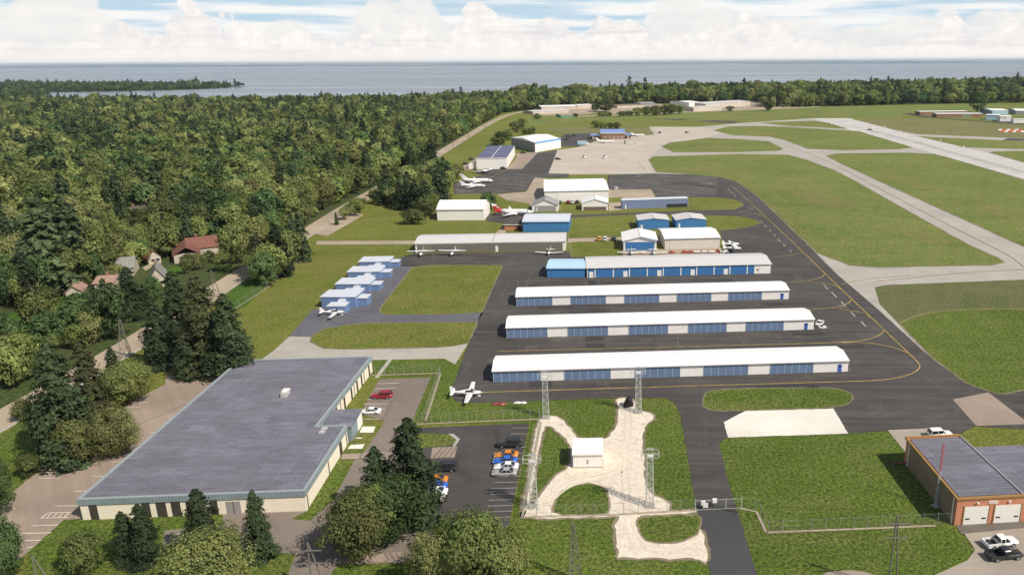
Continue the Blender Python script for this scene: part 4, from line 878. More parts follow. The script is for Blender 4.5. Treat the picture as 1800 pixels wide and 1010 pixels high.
def greenhouse(t, mat, xb0, xb1, xt0, xt1, wb, wt, zb, zt):
    g = MB().hexa([(xb0,-wb,zb),(xb1,-wb,zb),(xb1,wb,zb),(xb0,wb,zb)], [(xt0,-wt,zt),(xt1,-wt,zt),(xt1,wt,zt),(xt0,wt,zt)]).build('window', DGLASS, t)
    m = MB(); m.loft([[Vector((x, s*wt*k, z)) for s, z in ((-1, zt-.02), (-.86, zt+.07), (.86, zt+.07), (1, zt-.02))] for x, k in ((xt0-.05, .96), (xt0+.2, 1.02), (xt1-.2, 1.02), (xt1+.05, .96))])
    xm = (xb0 + xb1) / 2 - .1
    for s in (-1, 1):
        for xb_, xt_ in ((xb0+.03, xt0+.03), (xb1-.03, xt1-.03), (xm, xm-.05)): m.bar((xb_, s*wb*1.005, zb), (xt_, s*wt*1.005, zt), .055)
    m.build('cabin_roof', mat, t)
def coupe(label, mat):
    t = thing('parked_car', label, 'car'); hw = .93
    st = [(-2.38,.74,.7,.36,.80),(-2.3,.88,.82,.28,.90),(-1.7,.93,.88,.24,.96),(-.4,.93,.9,.2,.93),(.7,.93,.9,.2,.92),(1.6,.93,.86,.24,.82),(2.2,.86,.78,.27,.68),(2.38,.70,.6,.34,.58)]
    MB().loft([ring(*s) for s in st]).build('body', mat, t, True)
    greenhouse(t, mat, -1.75, 1.0, -.95, .12, .84, .62, .90, 1.33)
    wheels(t, (-1.45, 1.48), hw, .34); lamps(t, 2.33, -2.36, hw*.85, .62); return t
def suv(label, mat, L=4.9, hz=1.78, cat='SUV'):
    t = thing('parked_car', label, cat); hw = .98; k = L / 2
    st = [(-k,.86,.84,.5,1.04),(-k+.08,.96,.94,.42,1.12),(-k*.6,.98,.96,.3,1.14),(k*.3,.98,.96,.28,1.13),(k*.42,.98,.94,.3,1.08),(k*.9,.96,.9,.36,1.0),(k,.86,.8,.46,.92)]
    MB().loft([ring(*s) for s in st]).build('body', mat, t, True)
    greenhouse(t, mat, -k+.12, k*.42, -k+.42, k*.12, .92, .76, 1.1, hz)
    wheels(t, (-k*.6, k*.62), hw, .39); lamps(t, k-.02, -k+.02, hw*.85, .8); return t
def pickup(label, mat):
    t = thing('pickup_truck', label, 'pickup truck'); hw = 1.0
    st = [(-.55,.98,.96,.42,1.12),(.4,.99,.97,.38,1.12),(1.1,.99,.96,.38,1.1),(2.2,.98,.92,.42,1.04),(2.75,.88,.82,.5,.96)]
    MB().loft([ring(*s) for s in st]).build('body', mat, t, True)
    m = MB(); m.box(-2.75, -.56, -1.0, -.86, .5, 1.12); m.box(-2.75, -.56, .86, 1.0, .5, 1.12); m.box(-2.78, -2.66, -.86, .86, .52, 1.12); m.box(-2.65, -.56, -.86, .86, .42, .6, 1)
    m.box(-.62, -.555, -.9, .9, .6, 1.14)
    m.build('truck_bed', [mat, DARK], t)
    greenhouse(t, mat, -.6, 1.35, -.45, .65, .92, .74, 1.08, 1.72)
    wheels(t, (-1.7, 1.75), hw, .42); lamps(t, 2.7, -2.76, hw*.85, .82); return t
P_W, P_S, P_K, P_O, P_B, P_R, P_D, P_Y = (paint(n, c) for n, c in (('car_white', (.78,.77,.74)), ('car_silver', (.36,.34,.31)), ('car_black', (.028,.027,.027)), ('car_orange', (.62,.22,.015)), ('car_blue', (.035,.13,.52)), ('car_red', (.30,.012,.018)), ('car_dark', (.04,.038,.036)), ('car_yellow', (.7,.42,.03))))
def at(px, py): return G(px, py)
def head(px0, px1): d = G(*px1) - G(*px0); return math.atan2(d.y, d.x)
LEFT = head((926, 786.5), (880, 787.5))
g1 = 'cars parked in the dark lot'
def car(fn, mat, p, rz, label, group=None, **k):
    t = fn(label, mat, **k); t.location = at(*p); t.rotation_euler = (0, 0, rz)
    if group: t['group'] = group
    return t
car(suv, P_K, (897, 784), LEFT, 'black boxy SUV at the head of the car row by the mast fence', g1, L=5.2)
car(coupe, P_O, (890, 803), LEFT, 'orange car beside the black SUV by the mast fence', g1)
car(coupe, P_B, (888, 813), LEFT, 'blue car between orange and white cars by the mast fence', g1)
car(coupe, P_W, (890, 823.5), LEFT, 'white coupe between blue and silver cars by the mast fence', g1)
car(coupe, P_S, (887, 834), LEFT, 'silver coupe ending the car row by the mast fence', g1)
car(suv, P_K, (781, 826), LEFT, 'black boxy SUV half hidden by the tall trees', g1, L=5.2)
car(coupe, P_O, (765, 847), LEFT, 'orange car half hidden by the tall trees', g1)
car(coupe, P_B, (764, 858), LEFT, 'blue car half hidden by the tall trees', g1)
car(coupe, P_W, (764, 868.5), LEFT, 'white coupe half hidden by the tall trees', g1)
car(coupe, P_S, (759, 880), LEFT, 'silver coupe nearly all hidden by the tall trees', g1)
car(suv, P_R, (672, 699), LEFT, 'dark red SUV parked beside the cream building', None, L=4.7, hz=1.66)
car(coupe, P_W, (651, 726), LEFT, 'white coupe parked beside the cream building', None)
car(pickup, P_W, (1757, 958), head((1730, 960), (1790, 952)), 'white pickup truck in front of the brick garage')
car(pickup, P_K, (1764, 980), head((1735, 982), (1797, 976)), 'black pickup truck in front of the brick garage')
car(coupe, P_W, (1441, 570), head((1436, 573), (1448, 558)), 'white car parked at the end of a hangar row')
car(suv, P_W, (1651, 767), head((1640, 767), (1662, 766)), 'white SUV showing behind the brick garage roof')
for p, mt, lb in (((1054, 422.5), P_Y, 'yellow car on the gravel lane behind the hangars'), ((1064, 422.5), P_W, 'white car on the gravel lane behind the hangars'), ((1079, 422), P_D, 'dark car on the gravel lane behind the hangars')):
    car(suv, mt, p, 1.45, lb, 'cars on the gravel lane')
for p, mt, lb in (((984, 357.5), P_K, 'black car beside the grey gabled shed'), ((999.5, 357.3), P_R, 'red car before the largest white hangar'), ((1007, 357.2), P_W, 'white car before the largest white hangar'), ((1015, 357), P_D, 'dark car beside the cream gabled shed')):
    car(suv, mt, p, 1.5, lb, 'cars before the largest hangar')
for p, mt, rz, lb in (((1083, 333), P_W, 1.4, 'white van alone on the tan apron corner'), ((829, 281), P_D, .1, 'dark car nearer the woods beside the blue-grey roofed hangar'), ((819, 289), P_D, .1, 'dark car at the lean-to of blue-grey roofed hangar'), ((920, 270), P_K, .2, 'black car in the corner between two ramp hangars'), ((981, 281), P_K, -.1, 'dark van alone on the edge of the pale ramp'), ((885, 297.5), P_K, .1, 'small black jeep at the corner of blue-grey roofed hangar'),
    ((999, 240.5), P_D, .0, 'dark car on the terminal car park, beside another dark car'), ((1009, 239.5), P_K, .0, 'black car on the terminal car park, farthest from the white hangar'), ((997, 246), P_K, .0, 'black car alone in front row of terminal car park'), ((1160, 234), P_D, 1.2, 'small dark vehicle on the ramp taxiway beyond the terminal'), ((1208, 234), P_D, .3, 'brownish dark vehicle on the taxiway towards the grass island')):
    car(suv, mt, p, rz, lb, None, L=4.9)
# box truck by the terminal
t = thing('box_truck', 'white and blue box truck on the ramp near the terminal', 'truck', at(1025, 256), .05)
TB = plain('truck_blue', (.3, .48, .62), .5)
MB().box(-5, 3.2, -1.4, 1.4, 1.1, 3.9).build('cargo_box', TB, t); MB().box(-5.1, 3.3, -1.45, 1.45, 3.91, 4.1).build('box_roof', TRIM_W, t)
c = MB().loft([[Vector((x, y, z)) for y, z in ((-1.3,.7),(-1.3,zt),(1.3,zt),(1.3,.7))] for x, zt in ((3.4,3.2),(4.6,3.1),(5.4,2.0),(5.8,1.7))]).build('cab', TRIM_W, t)
MB().hexa([(4.65,-1.1,2.3),(5.3,-1.1,2.12),(5.3,1.1,2.12),(4.65,1.1,2.3)], [(4.62,-1.1,3.1),(4.72,-1.1,3.1),(4.72,1.1,3.1),(4.62,1.1,3.1)]).build('windscreen', DGLASS, c)
wheels(t, (-3.6, 4.4), 1.35, .55)
# ------------------------------------------------------------ aircraft
A_W = paint('aircraft_white', (.80, .79, .76)); A_R = paint('aircraft_red', (.45, .012, .025)); A_G = plain('aircraft_olive', (.06, .09, .06), .5)
def ell(x, w, z0, z1, n=12):
    c, r = (z0+z1)/2, (z1-z0)/2
    return [Vector((x, w*math.cos(2*math.pi*(i+.5)/n), c + r*math.sin(2*math.pi*(i+.5)/n))) for i in range(n)]
def surf(m, root, tip, rc, tc_, th, sweep=0, mi=0):
    """flying surface: root/tip leading edge points, chords, thickness"""
    a, b = Vector(root), Vector(tip); vert = abs((b-a).z) > abs((b-a).y)
    o = Vector((0, 1, 0)) if vert else Vector((0, 0, 1))
    def sec(p, c, t): return [p, p + Vector((-c*.3, 0, 0)) + o*t, p + Vector((-c, 0, 0)), p + Vector((-c*.3, 0, 0)) - o*t*.6]
    m.loft([sec(a, rc, th), sec(b, tc_, th*.6)], mi)
def wheelpant(m, x, y, z, mi=0):
    m.loft([ell(x+.45, .05, z-.05, z+.02, 8), ell(x+.2, .14, z-.16, z+.12, 8), ell(x-.1, .14, z-.16, z+.12, 8), ell(x-.55, .04, z-.06, z+.02, 8)][::1], mi)
    for p in m.v[-32:]: p.y += y
def low_wing(label, group=None):
    t = thing('light_aircraft', label, 'light plane', group=group)
    F_ = [(-3.9,.06,1.25,1.5),(-3.2,.14,1.15,1.5),(-1.8,.36,.9,1.6),(-.6,.56,.72,1.85),(.3,.6,.62,2.0),(1.1,.6,.62,1.9),(1.7,.56,.66,1.55),(2.7,.46,.75,1.42),(3.15,.24,.9,1.28)]
    MB().loft([ell(*s) for s in F_]).build('fuselage', A_W, t, True)
    m = MB()
    for s in (-1, 1): m.hexa([(-.55, s*.50, 1.45),(1.5, s*.50, 1.40),(1.5, s*.62, 1.40),(-.55, s*.60, 1.45)], [(-.45, s*.36, 1.80),(.85, s*.34, 1.92),(.85, s*.46, 1.92),(-.45, s*.46, 1.80)])
    m.hexa([(1.15,-.47,1.5),(1.72,-.4,1.5),(1.72,.4,1.5),(1.15,.47,1.5)], [(.85,-.38,1.99),(.98,-.33,1.97),(.98,.33,1.97),(.85,.38,1.99)]); m.build('window', DGLASS, t)
    for s in (-1, 1):
        m = MB(); surf(m, (1.2, s*.5, .82), (.85, s*5.8, 1.22), 1.55, .85, .13); m.build('wing', A_W, t)
        m = MB(); surf(m, (-3.0, s*.08, 1.35), (-3.3, s*1.95, 1.38), 1.0, .6, .06); m.build('tailplane', A_W, t)
        m = MB(); m.bar((.35, s*1.25, .85), (.3, s*1.35, .3), .05); wheelpant(m, .3, s*1.35, .24); m.build('main_gear', A_W, t)
    m = MB(); surf(m, (-2.75, 0, 1.42), (-3.6, 0, 2.75), 1.35, .6, .07); m.build('tail_fin', A_W, t)
    m = MB(); m.bar((2.6, 0, .8), (2.55, 0, .3), .05); wheelpant(m, 2.5, 0, .22); m.build('nose_gear', A_W, t)
    m = MB(); m.loft([ell(3.15,.2,.9,1.28,8), ell(3.5,.03,1.06,1.12,8)])
    for k in range(3):
        q = 2*math.pi*k/3 + .4; m.bar((3.25, 0, 1.09), (3.25, math.cos(q)*.98, 1.09 + math.sin(q)*.98), .06, 4, 1)
    m.build('propeller', [A_W, DARK], t); return t
def high_wing(label, group=None):
    t = thing('light_aircraft', label, 'light plane', group=group)
    F_ = [(-4.6,.05,1.3,1.55),(-3.6,.15,1.15,1.6),(-1.7,.42,.85,1.75),(-.7,.55,.7,2.05),(.5,.56,.68,2.1),(1.0,.55,.7,1.75),(2.1,.48,.8,1.6),(2.6,.3,.95,1.45)]
    MB().loft([ell(*s) for s in F_]).build('fuselage', A_W, t, True)
    m = MB()
    for s in (-1, 1): m.box(-.9, .75, min(s*.5, s*.575), max(s*.5, s*.575), 1.55, 1.98)
    m.hexa([(.8,-.44,1.62),(1.2,-.4,1.62),(1.2,.4,1.62),(.8,.44,1.62)], [(.5,-.42,2.08),(.56,-.4,2.08),(.56,.4,2.08),(.5,.42,2.08)]); m.build('window', DGLASS, t)
    for s in (-1, 1):
        m = MB(); surf(m, (.9, s*.1, 2.14), (.75, s*5.5, 2.3), 1.6, 1.1, .12); m.bar((.3, s*.52, .85), (.3, s*2.5, 2.15), .05); m.build('wing', A_W, t)
        m = MB(); surf(m, (-3.6, s*.08, 1.4), (-3.9, s*1.7, 1.4), 1.0, .7, .05); m.build('tailplane', A_W, t)
        m = MB(); m.bar((-.1, s*.45, .8), (-.15, s*1.25, .25), .05); m.bar((-.15, s*1.2, .22), (-.15, s*1.36, .22), .22, 10, 1); m.build('main_gear', [A_W, RUB], t)
    m = MB(); surf(m, (-3.2, 0, 1.5), (-4.3, 0, 2.7), 1.5, .7, .06); m.build('tail_fin', A_W, t)
    m = MB(); m.bar((1.9, 0, .85), (2.0, 0, .25), .05); m.bar((2.0, -.08, .2), (2.0, .08, .2), .2, 10, 1); m.build('nose_gear', [A_W, RUB], t)
    m = MB(); m.loft([ell(2.6,.2,1.02,1.38,8), ell(2.95,.03,1.17,1.23,8)]); m.bar((2.7, -.6, 1.9), (2.7, .6, .5), .06, 4, 1); m.build('propeller', [A_W, DARK], t); return t
def jet(label, L=18.0, red=False, ttail=True, tail_eng=True):
    t = thing('business_jet', label, 'jet'); k = L / 18; r = 1.12 * k; zc = 1.75 * k
    S = [(-9,.15,.35),(-7.6,.4,.62),(-5.5,.78,.88),(-3,1,1),(4.5,1,1),(6.2,.92,.92),(7.6,.62,.66),(8.6,.25,.3),(9,.04,.05)]
    rings = [ell(x*k, r*a, zc + (r*(.25) if x < -5 else (-r*.2 if x > 7 else 0)) - r*b, zc + (r*.25 if x < -5 else (-r*.2 if x > 7 else 0)) + r*b, 14) for x, a, b in S]
    if red:
        MB().loft(rings[2:]).build('fuselage', A_W, t, True); MB().loft(rings[:3]).build('tail_cone', A_R, t, True)
    else: MB().loft(rings).build('fuselage', A_W, t, True)
    m = MB()
    for s in (-1, 1):
        for i in range(6): m.bar(((-1.5 + i)*k, s*r*.985, zc + r*.3), ((-1.5 + i)*k, s*r*1.012, zc + r*.3), .17*k, 8)
        m.hexa([(6.4*k, s*r*.72, zc+r*.3), (7.3*k, s*r*.5, zc+r*.2), (7.3*k, s*r*.58, zc+r*.2), (6.4*k, s*r*.88, zc+r*.3)], [(6.2*k, s*r*.5, zc+r*.75), (6.9*k, s*r*.3, zc+r*.6), (6.9*k, s*r*.38, zc+r*.6), (6.2*k, s*r*.6, zc+r*.75)])
    m.build('window', DGLASS, t)
    for s in (-1, 1):
        m = MB(); surf(m, (2.2*k, s*.5*r, zc-r*.65), (-2.2*k, s*8.2*k, zc-r*.3), 4.2*k, 1.3*k, .22*k); surf(m, (-2.4*k, s*8.1*k, zc-r*.3), (-3.4*k, s*8.5*k, zc+r*.7), 1.2*k, .5*k, .05*k); m.build('wing', A_W, t)
        e = MB(); ex, ey, ez = (-4.6*k, s*1.75*k, zc + r*.35) if tail_eng else (.6*k, s*2.9*k, zc - r*.5)
        rr = [(1.7,.42),(1.3,.56),(-.6,.54),(-1.5,.3)]
        q = len(e.v); e.loft([ell(ex + x*k, a*k, ez-a*k, ez+a*k, 10) for x, a in rr]); 
        for p in e.v[q:]: p.y += ey
        e.bar((ex, s*r*.7, ez), (ex, ey, ez), .25*k); e.bar((ex+1.705*k, ey, ez), (ex+1.71*k, ey, ez), .36*k, 10, 1); e.build('engine', [A_W, DARK], t)
        zt = zc + r*.3 if not ttail else zc + r*3.1
        xt = -6.6*k if not ttail else -8.9*k
        m = MB(); surf(m, (xt+.4*k, s*.05, zt), (xt-.9*k, s*3.3*k, zt), 1.9*k, .9*k, .08*k); m.build('tailplane', A_R if (red and not ttail) else A_W, t)
        m = MB(); m.bar((-.8*k, s*1.4*k, zc-r*.6), (-.8*k, s*1.4*k, .45*k), .1*k); m.bar((-.8*k, s*1.2*k, .42*k), (-.8*k, s*1.6*k, .42*k), .42*k, 12, 1); m.build('main_gear', [A_W, RUB], t)
    if red:
        m = MB(); surf(m, (-4.2*k, 0, zc+r*.55), (-7.3*k, 0, zc+r*2.2), 4.4*k, 2.6*k, .14*k); m.build('tail_fin', A_R, t)
        m = MB(); surf(m, (-7.3*k, 0, zc+r*2.203), (-8.6*k, 0, zc+r*3.1), 2.6*k, 1.6*k, .1*k); m.build('fin_tip', A_W, t)
        for s in (-1, 1): MB().hexa([(-6.4*k, s*.16*k, zc+r*1.25), (-7.8*k, s*.12*k, zc+r*1.5), (-7.8*k, s*.2*k, zc+r*1.5), (-6.4*k, s*.24*k, zc+r*1.25)], [(-7.2*k, s*.13*k, zc+r*1.9), (-7.6*k, s*.1*k, zc+r*1.8), (-7.6*k, s*.17*k, zc+r*1.8), (-7.2*k, s*.19*k, zc+r*1.9)]).build('fin_emblem', TRIM_W, t)
    else:
        m = MB(); surf(m, (-5.0*k, 0, zc+r*.7), (-8.4*k, 0, zc+r*3.12), 3.6*k, 2.2*k, .14*k); m.build('tail_fin', A_W, t)
    m = MB(); m.bar((6.2*k, 0, zc-r*.8), (6.2*k, 0, .35*k), .08*k); m.bar((6.2*k, -.2*k, .3*k), (6.2*k, .2*k, .3*k), .3*k, 12, 1); m.build('nose_gear', [A_W, RUB], t)
    return t
cir = low_wing('white low-wing plane parked beside the long hangar row and grass', 'white light planes on the hangar apron'); cir.location = at(823, 697); cir.rotation_euler = (0, 0, head((800, 695), (848, 694)))
put(cir, at(587, 554), head((570, 552), (606, 551)), 'white low-wing plane parked beside the pale blue box hangars', 'white light planes on the hangar apron')
put(cir, at(966, 447), -1.62, 'white low-wing plane facing out beside one end of brown-grey hangar', 'white light planes on the hangar apron')
put(cir, at(1110, 447), -1.55, 'white low-wing plane before the blue door of the white gabled hangar', 'white light planes on the hangar apron')
put(cir, at(1149, 447), -1.55, 'white low-wing plane between the white gabled and beige hangars', 'white light planes on the hangar apron')
put(cir, at(1286, 433), .12, 'white low-wing plane with upright fin behind the high-wing one', 'white light planes on the hangar apron', 1.0)
hw = high_wing('white high-wing plane parked at the end of brown-grey hangar, near the box hangars', 'white light planes on the hangar apron'); hw.location = at(741, 450); hw.rotation_euler = (0, 0, -1.5)
put(hw, at(796, 449), -1.62, 'white high-wing plane parked before the middle of brown-grey hangar', 'white light planes on the hangar apron')
put(hw, at(1291, 441), -.08, 'white high-wing plane beside the low-wing one near the beige hangar', 'white light planes on the hangar apron', 1.0)
j = jet('large white jet with T-shaped tail beside the conifers', 19.5); j.location = at(840, 322); j.rotation_euler = (0, 0, .03)
j = jet('smaller white jet in front of the large white jet', 15.5, ttail=False); j.location = at(832, 330); j.rotation_euler = (0, 0, -.06)
j = jet('white jet with red tail on the dark pad behind the brick office', 20.0, True, ttail=False, tail_eng=False); j.location = at(903, 378); j.rotation_euler = (0, 0, -.05)
j = jet('white jet with T-shaped tail standing before the terminal', 16.5); j.location = at(1064, 251); j.rotation_euler = (0, 0, -.02)
j = jet('small white jet on the grass edge beyond the terminal', 14.0, ttail=False); j.location = at(1122, 239.5); j.rotation_euler = (0, 0, .02)
# old tail-dragger with dark green wing at the hangar
t = thing('vintage_aircraft', 'tail-dragger propeller plane with dark green upper sides by hangar', 'plane', at(851, 304), .12)
MB().loft([ell(*s) for s in ((-7,.2,1.0,1.5),(-4,.6,.8,1.9),(0,.9,1.2,3.0),(3,.9,1.5,3.3),(5,.6,1.9,3.1),(5.6,.2,2.2,2.8))]).build('fuselage', A_W, t, True)
MB().loft([ell(*s) for s in ((-6,.36,1.35,1.62),(-2,.7,1.9,2.6),(2,.8,2.5,3.36),(4,.7,2.7,3.34))]).build('top_panel', A_G, t, True)
for s in (-1, 1):
    m = MB(); surf(m, (2.5, s*.5, 1.7), (1.2, s*8, 2.3), 3.0, 1.4, .22); m.build('wing', A_W, t)
    m = MB(); surf(m, (-5.8, s*.1, 1.4), (-6.3, s*2.6, 1.5), 1.5, .8, .08); m.build('tailplane', A_W, t)
    m = MB(); m.bar((2.0, s*1.9, 1.6), (2.3, s*1.9, .5), .12); m.bar((2.3, s*1.75, .5), (2.3, s*2.05, .5), .5, 12, 1); m.build('main_gear', [A_W, RUB], t)
m = MB(); surf(m, (-5.2, 0, 1.5), (-6.6, 0, 3.6), 2.0, 1.2, .1); m.build('tail_fin', A_G, t)
m = MB(); m.loft([ell(5.6,.25,2.2,2.8,8), ell(6.1,.03,2.47,2.53,8)]); m.bar((5.75, -1.2, 3.4), (5.75, 1.2, 1.6), .09, 4, 1); m.bar((5.75, -1.2, 1.6), (5.75, 1.2, 3.4), .09, 4, 1); m.build('propeller', [A_W, DARK], t)
# ground equipment
def tug(label, p, mat, rz=0.0, s=1.0, grp=None):
    t = thing('ramp_tug', label, 'tug', at(*p), rz, grp); t.scale = (s, s, s)
    MB().loft([[Vector((x, y, z)) for y, z in ((-.8,.3),(-.8,zt),(.8,zt),(.8,.3))] for x, zt in ((-1.5,.9),(-.6,.95),(.3,1.0),(1.3,.85),(1.5,.6))]).build('body', mat, t)
    m = MB(); m.box(-.5, .1, -.6, .6, .98, 1.1, 1); m.box(-.65, -.5, -.6, .6, 1.0, 1.55, 1); m.build('seat', [mat, DARK], t); wheels(t, (-.95, .95), .82, .34); return t
RED_P = paint('equipment_red', (.5, .03, .03)); 
gg = 'red tugs lined up on the gravel before the beige hangar'
tug('red tug standing alone at the white gabled hangar end of the row', (1181, 445), RED_P, .1, .8, gg); tug('red tug in a close pair, nearer the white gabled hangar', (1203.5, 444.6), RED_P, .1, .8, gg); tug('red tug in a close pair, nearer the white tow bars', (1214.5, 444.5), RED_P, .1, .8, gg)
tug('red tug coupled close to a white one', (1263, 443.5), RED_P, .1, .95, gg); tug('white tug beside the red tug and parked planes', (1272.5, 444.2), A_W, .05, 1.1)
for i, x in enumerate((1227, 1238.5, 1250)):
    t = thing('baggage_cart', ('flat white cart nearest the red tug pair', 'flat white cart in the middle of three carts', 'flat white cart nearest the coupled red and white tugs')[i], 'cart', at(x, 444.4), .08, 'flat white carts before the beige hangar')
    MB().box(-1.8, 1.8, -.8, .8, .5, .68).build('deck', A_W, t); MB().bar((-1.8, 0, .5), (-2.9, 0, .3), .06).build('tow_bar', TRIM_G, t); wheels(t, (-1.2, 1.2), .75, .25)
tug('white two-wheeled scooter-like tug beside the white car', (1446, 577), A_W, .1, .75)
tug('white service cart on the pale ramp, nearer the dark van', (1027, 278), A_W, 1.0, 1.5); tug('white service cart on the pale ramp, nearer the green field', (1063, 278.5), A_W, .9, 1.5)
t = thing('belt_loader', 'low dark belt loader with upright end on the ramp by terminal', 'loader', at(1108, 253), .05)
MB().box(-5, 5, -.5, .5, .6, .85).build('belt', TRIM_W, t); MB().box(-5.6, -4.6, -.8, .8, .4, 3.4).build('mast', DARK, t); wheels(t, (-4.2, 4.2), .8, .4)
t = thing('survey_rig', 'small dark tripod rig with mast standing on the far runway', 'rig', at(1529, 229), 0)
MB().box(-2.5, 2.5, -1, 1, .5, 1.4).build('base', DARK, t); MB().bar((0, 0, 1.4), (0, 0, 8.5), .22).build('mast', TRIM_G, t); MB().box(1, 3.6, -.8, .8, 1.41, 3).build('housing', TRIM_W, t)
for i in range(6):
    for jx in range(2):
        k = i * 2 + jx
        o = thing('marker_block', ('white' if (i + jx) % 2 == 0 else 'orange') + ' marker block in the double row on the dry field', 'marker', at(1758 + 7.2*i + 3*jx, 229.3 + 3.0*jx), .1, 'white and orange marker blocks')
        o['label'] = ('white' if (i + jx) % 2 == 0 else 'orange') + ' block among the white and orange blocks on the dry field'
        o['group'] = ('white' if (i + jx) % 2 == 0 else 'orange') + ' marker blocks on the dry field'
        mt = TRIM_W if (i + jx) % 2 == 0 else plain('marker_orange', (.5, .13, .05), .7) if k == 1 else (TRIM_W if (i + jx) % 2 == 0 else bpy.data.materials['marker_orange'])
        MB().hexa([(-2.2,-.6,0),(2.2,-.6,0),(2.2,.6,0),(-2.2,.6,0)], [(-1.9,-.35,1.5),(1.9,-.35,1.5),(1.9,.35,1.5),(-1.9,.35,1.5)]).build('block', mt, o)
# runway edge lamps
for i, (x, y) in enumerate([(1461, 219), (1494, 227), (1536, 239), (1567, 248), (1647, 271.5), (1694, 285), (1750, 300.5), (1583, 231), (1555, 223.6), (1653, 248), (1694, 258.6)]):
    t = thing('edge_lamp', 'small white lamp on the edge of the far runway', 'lamp', at(x, y), 0, 'runway edge lamps'); MB().box(-.6, .6, -.6, .6, 0, .5).build('base', TRIM_W, t); MB().bar((0,0,.5), (0,0,1.3), .4, 8).build('lens', TRIM_W, t)
# red and white boats of scrap by the fence: two covered parts lying on the grass
t = thing('aircraft_part', 'dark red sheet-metal fairing lying on grass by the apron', 'fairing', at(877, 710), .05)
MB().loft([ell(x, w_, 0, h_*.6, 8) for x, w_, h_ in ((-1.7,.3,.25),(-1,.8,.5),(.5,.85,.55),(1.3,.6,.4),(1.7,.2,.2))]).build('shell', paint('faded_red', (.30, .045, .04)), t, True)
MB().box(-.1, .1, -.84, .84, .28, .34).build('strap', DARK, t)
for dx, lb in ((909, 'white fairing half lying on the grass, nearer the red one'), (919, 'white fairing half lying on the grass, nearer the lattice mast')):
    t = thing('aircraft_part', lb, 'fairing', at(dx, 708.5), .1, 'white fairing halves on the grass')
    MB().loft([ell(x, w_, 0, h_, 8) for x, w_, h_ in ((-.9,.15,.2),(-.4,.5,.4),(.5,.5,.42),(.9,.2,.2))]).build('shell', A_W, t, True); MB().box(-.05, .05, -.5, .5, .38, .46).build('strap', TRIM_G, t)
t = thing('tarp_mound', 'black tarpaulin-covered heap on the sand beside a lattice mast', 'heap', at(1105, 714), .2)
m = MB(); rg = []
for k, (x, w_, h_) in enumerate(((-1.15,.3,.5),(-.9,.85,1.3),(-.3,1.1,2.3),(.3,1.05,2.6),(.8,.8,2.0),(1.1,.3,.9))):
    rg.append([p + Vector((R.uniform(-.12,.12), R.uniform(-.12,.12), R.uniform(-.1,.1))) for p in ell(x, w_, -.2, h_, 10)])
m.loft(rg).build('tarpaulin', plain('black_tarpaulin', (.022, .021, .021), .6, .3, 0, .5, 1.5), t); MB().bar((-.9,-.85,.6), (.9,-.8,1.5), .04).build('rope', TRIM_G, t)
t = thing('garden_bench', 'dark red low bench on the grass beside the bronze side wall', 'bench', at(1581, 817), .15)
MB().box(-1.6, 1.6, -.3, .3, .4, .5).build('seat', plain('bench_red', (.22, .05, .05), .7), t)
for x in (-1.3, 1.3): MB().box(x-.08, x+.08, -.28, .28, 0, .4).build('leg', TRIM_G, t)
# ------------------------------------------------------------ lattice masts, poles, fences
GALV = plain('galvanised_steel', (.50, .51, .48), .5, .4, .2); GALV_P = plain('fence_post_steel', (.30, .31, .28), .6, .3, .1); GALV_D = plain('weathered_steel', (.16, .145, .12), .7)
def lattice(m, wb, wt, h, n, r, four=True, mi=None):
    c = [(-1,-1),(1,-1),(1,1),(-1,1)] if four else [(0,1),(-.87,-.5),(.87,-.5)]
    N = len(c); P3 = lambda i, k: Vector((c[i][0]*(wb+(wt-wb)*k/n)/2, c[i][1]*(wb+(wt-wb)*k/n)/2, h*k/n))
    for k in range(n):
        q = 0 if mi is None else mi(k)
        for i in range(N):
            jn = (i+1) % N
            m.bar(P3(i,k), P3(i,k+1), r, 4, q)
            m.bar(P3(i,k+1), P3(jn,k+1), r*.7, 4, q)
            m.bar(P3(i,k), P3(jn,k+1), r*.6, 4, q) if k % 2 else m.bar(P3(jn,k), P3(i,k+1), r*.6, 4, q)
def mast(base, topy, label, wd=1.35, rz=.05, plat=True):
    b = at(*base); h = zat(b, topy)
    t = thing('lattice_mast', label, 'mast', b, rz, 'white lattice masts round the equipment shed')
    m = MB(); lattice(m, wd, wd*.72, h*.86, 10, .058); m.build('lattice', GALV, t)
    m = MB(); z0, z1 = h*.86, h*.94; q = 1.55
    for x in (-q, -.6, .6, q):
        for y in (-.6, .6): m.bar((x,y,z0), (x,y,z1), .04)
    for z in (z0, z1):
        for y in (-.6, .6): m.bar((-q,y,z), (q,y,z), .05)
        for x in (-q, q): m.bar((x,-.6,z), (x,.6,z), .05)
    m.build('platform', GALV, t)
    MB().box(-.5, .5, -.62, -.5, z0 + (z1-z0)*.25, z0 + (z1-z0)*.75).build('lamp_panel', TRIM_W, t)
    m = MB()
    for z in (h*.985, h): m.bar((-.7,0,z), (.7,0,z), .05)
    m.bar((-.3,0,z1), (-.3,0,h), .04); m.bar((.3,0,z1), (.3,0,h), .04); m.build('top_bar', GALV, t)
    m = MB(); m.box(-.95, .95, -.95, .95, -.05, .1); m.build('footing', CONC, t)
mast((960, 734), 652, 'lattice mast at the fence corner nearest the small white plane'); mast((1122, 724.5), 644, 'lattice mast beside the black tarpaulin-covered heap')
mast((938.5, 891), 797, 'lattice mast beside the row of coloured parked cars'); mast((1142, 889), 787, 'lattice mast by the fence nearest the gate and road')
t = thing('radio_mast', 'slender red and white lattice mast against the bronze side wall', 'mast', at(1644.5, 889), .4)
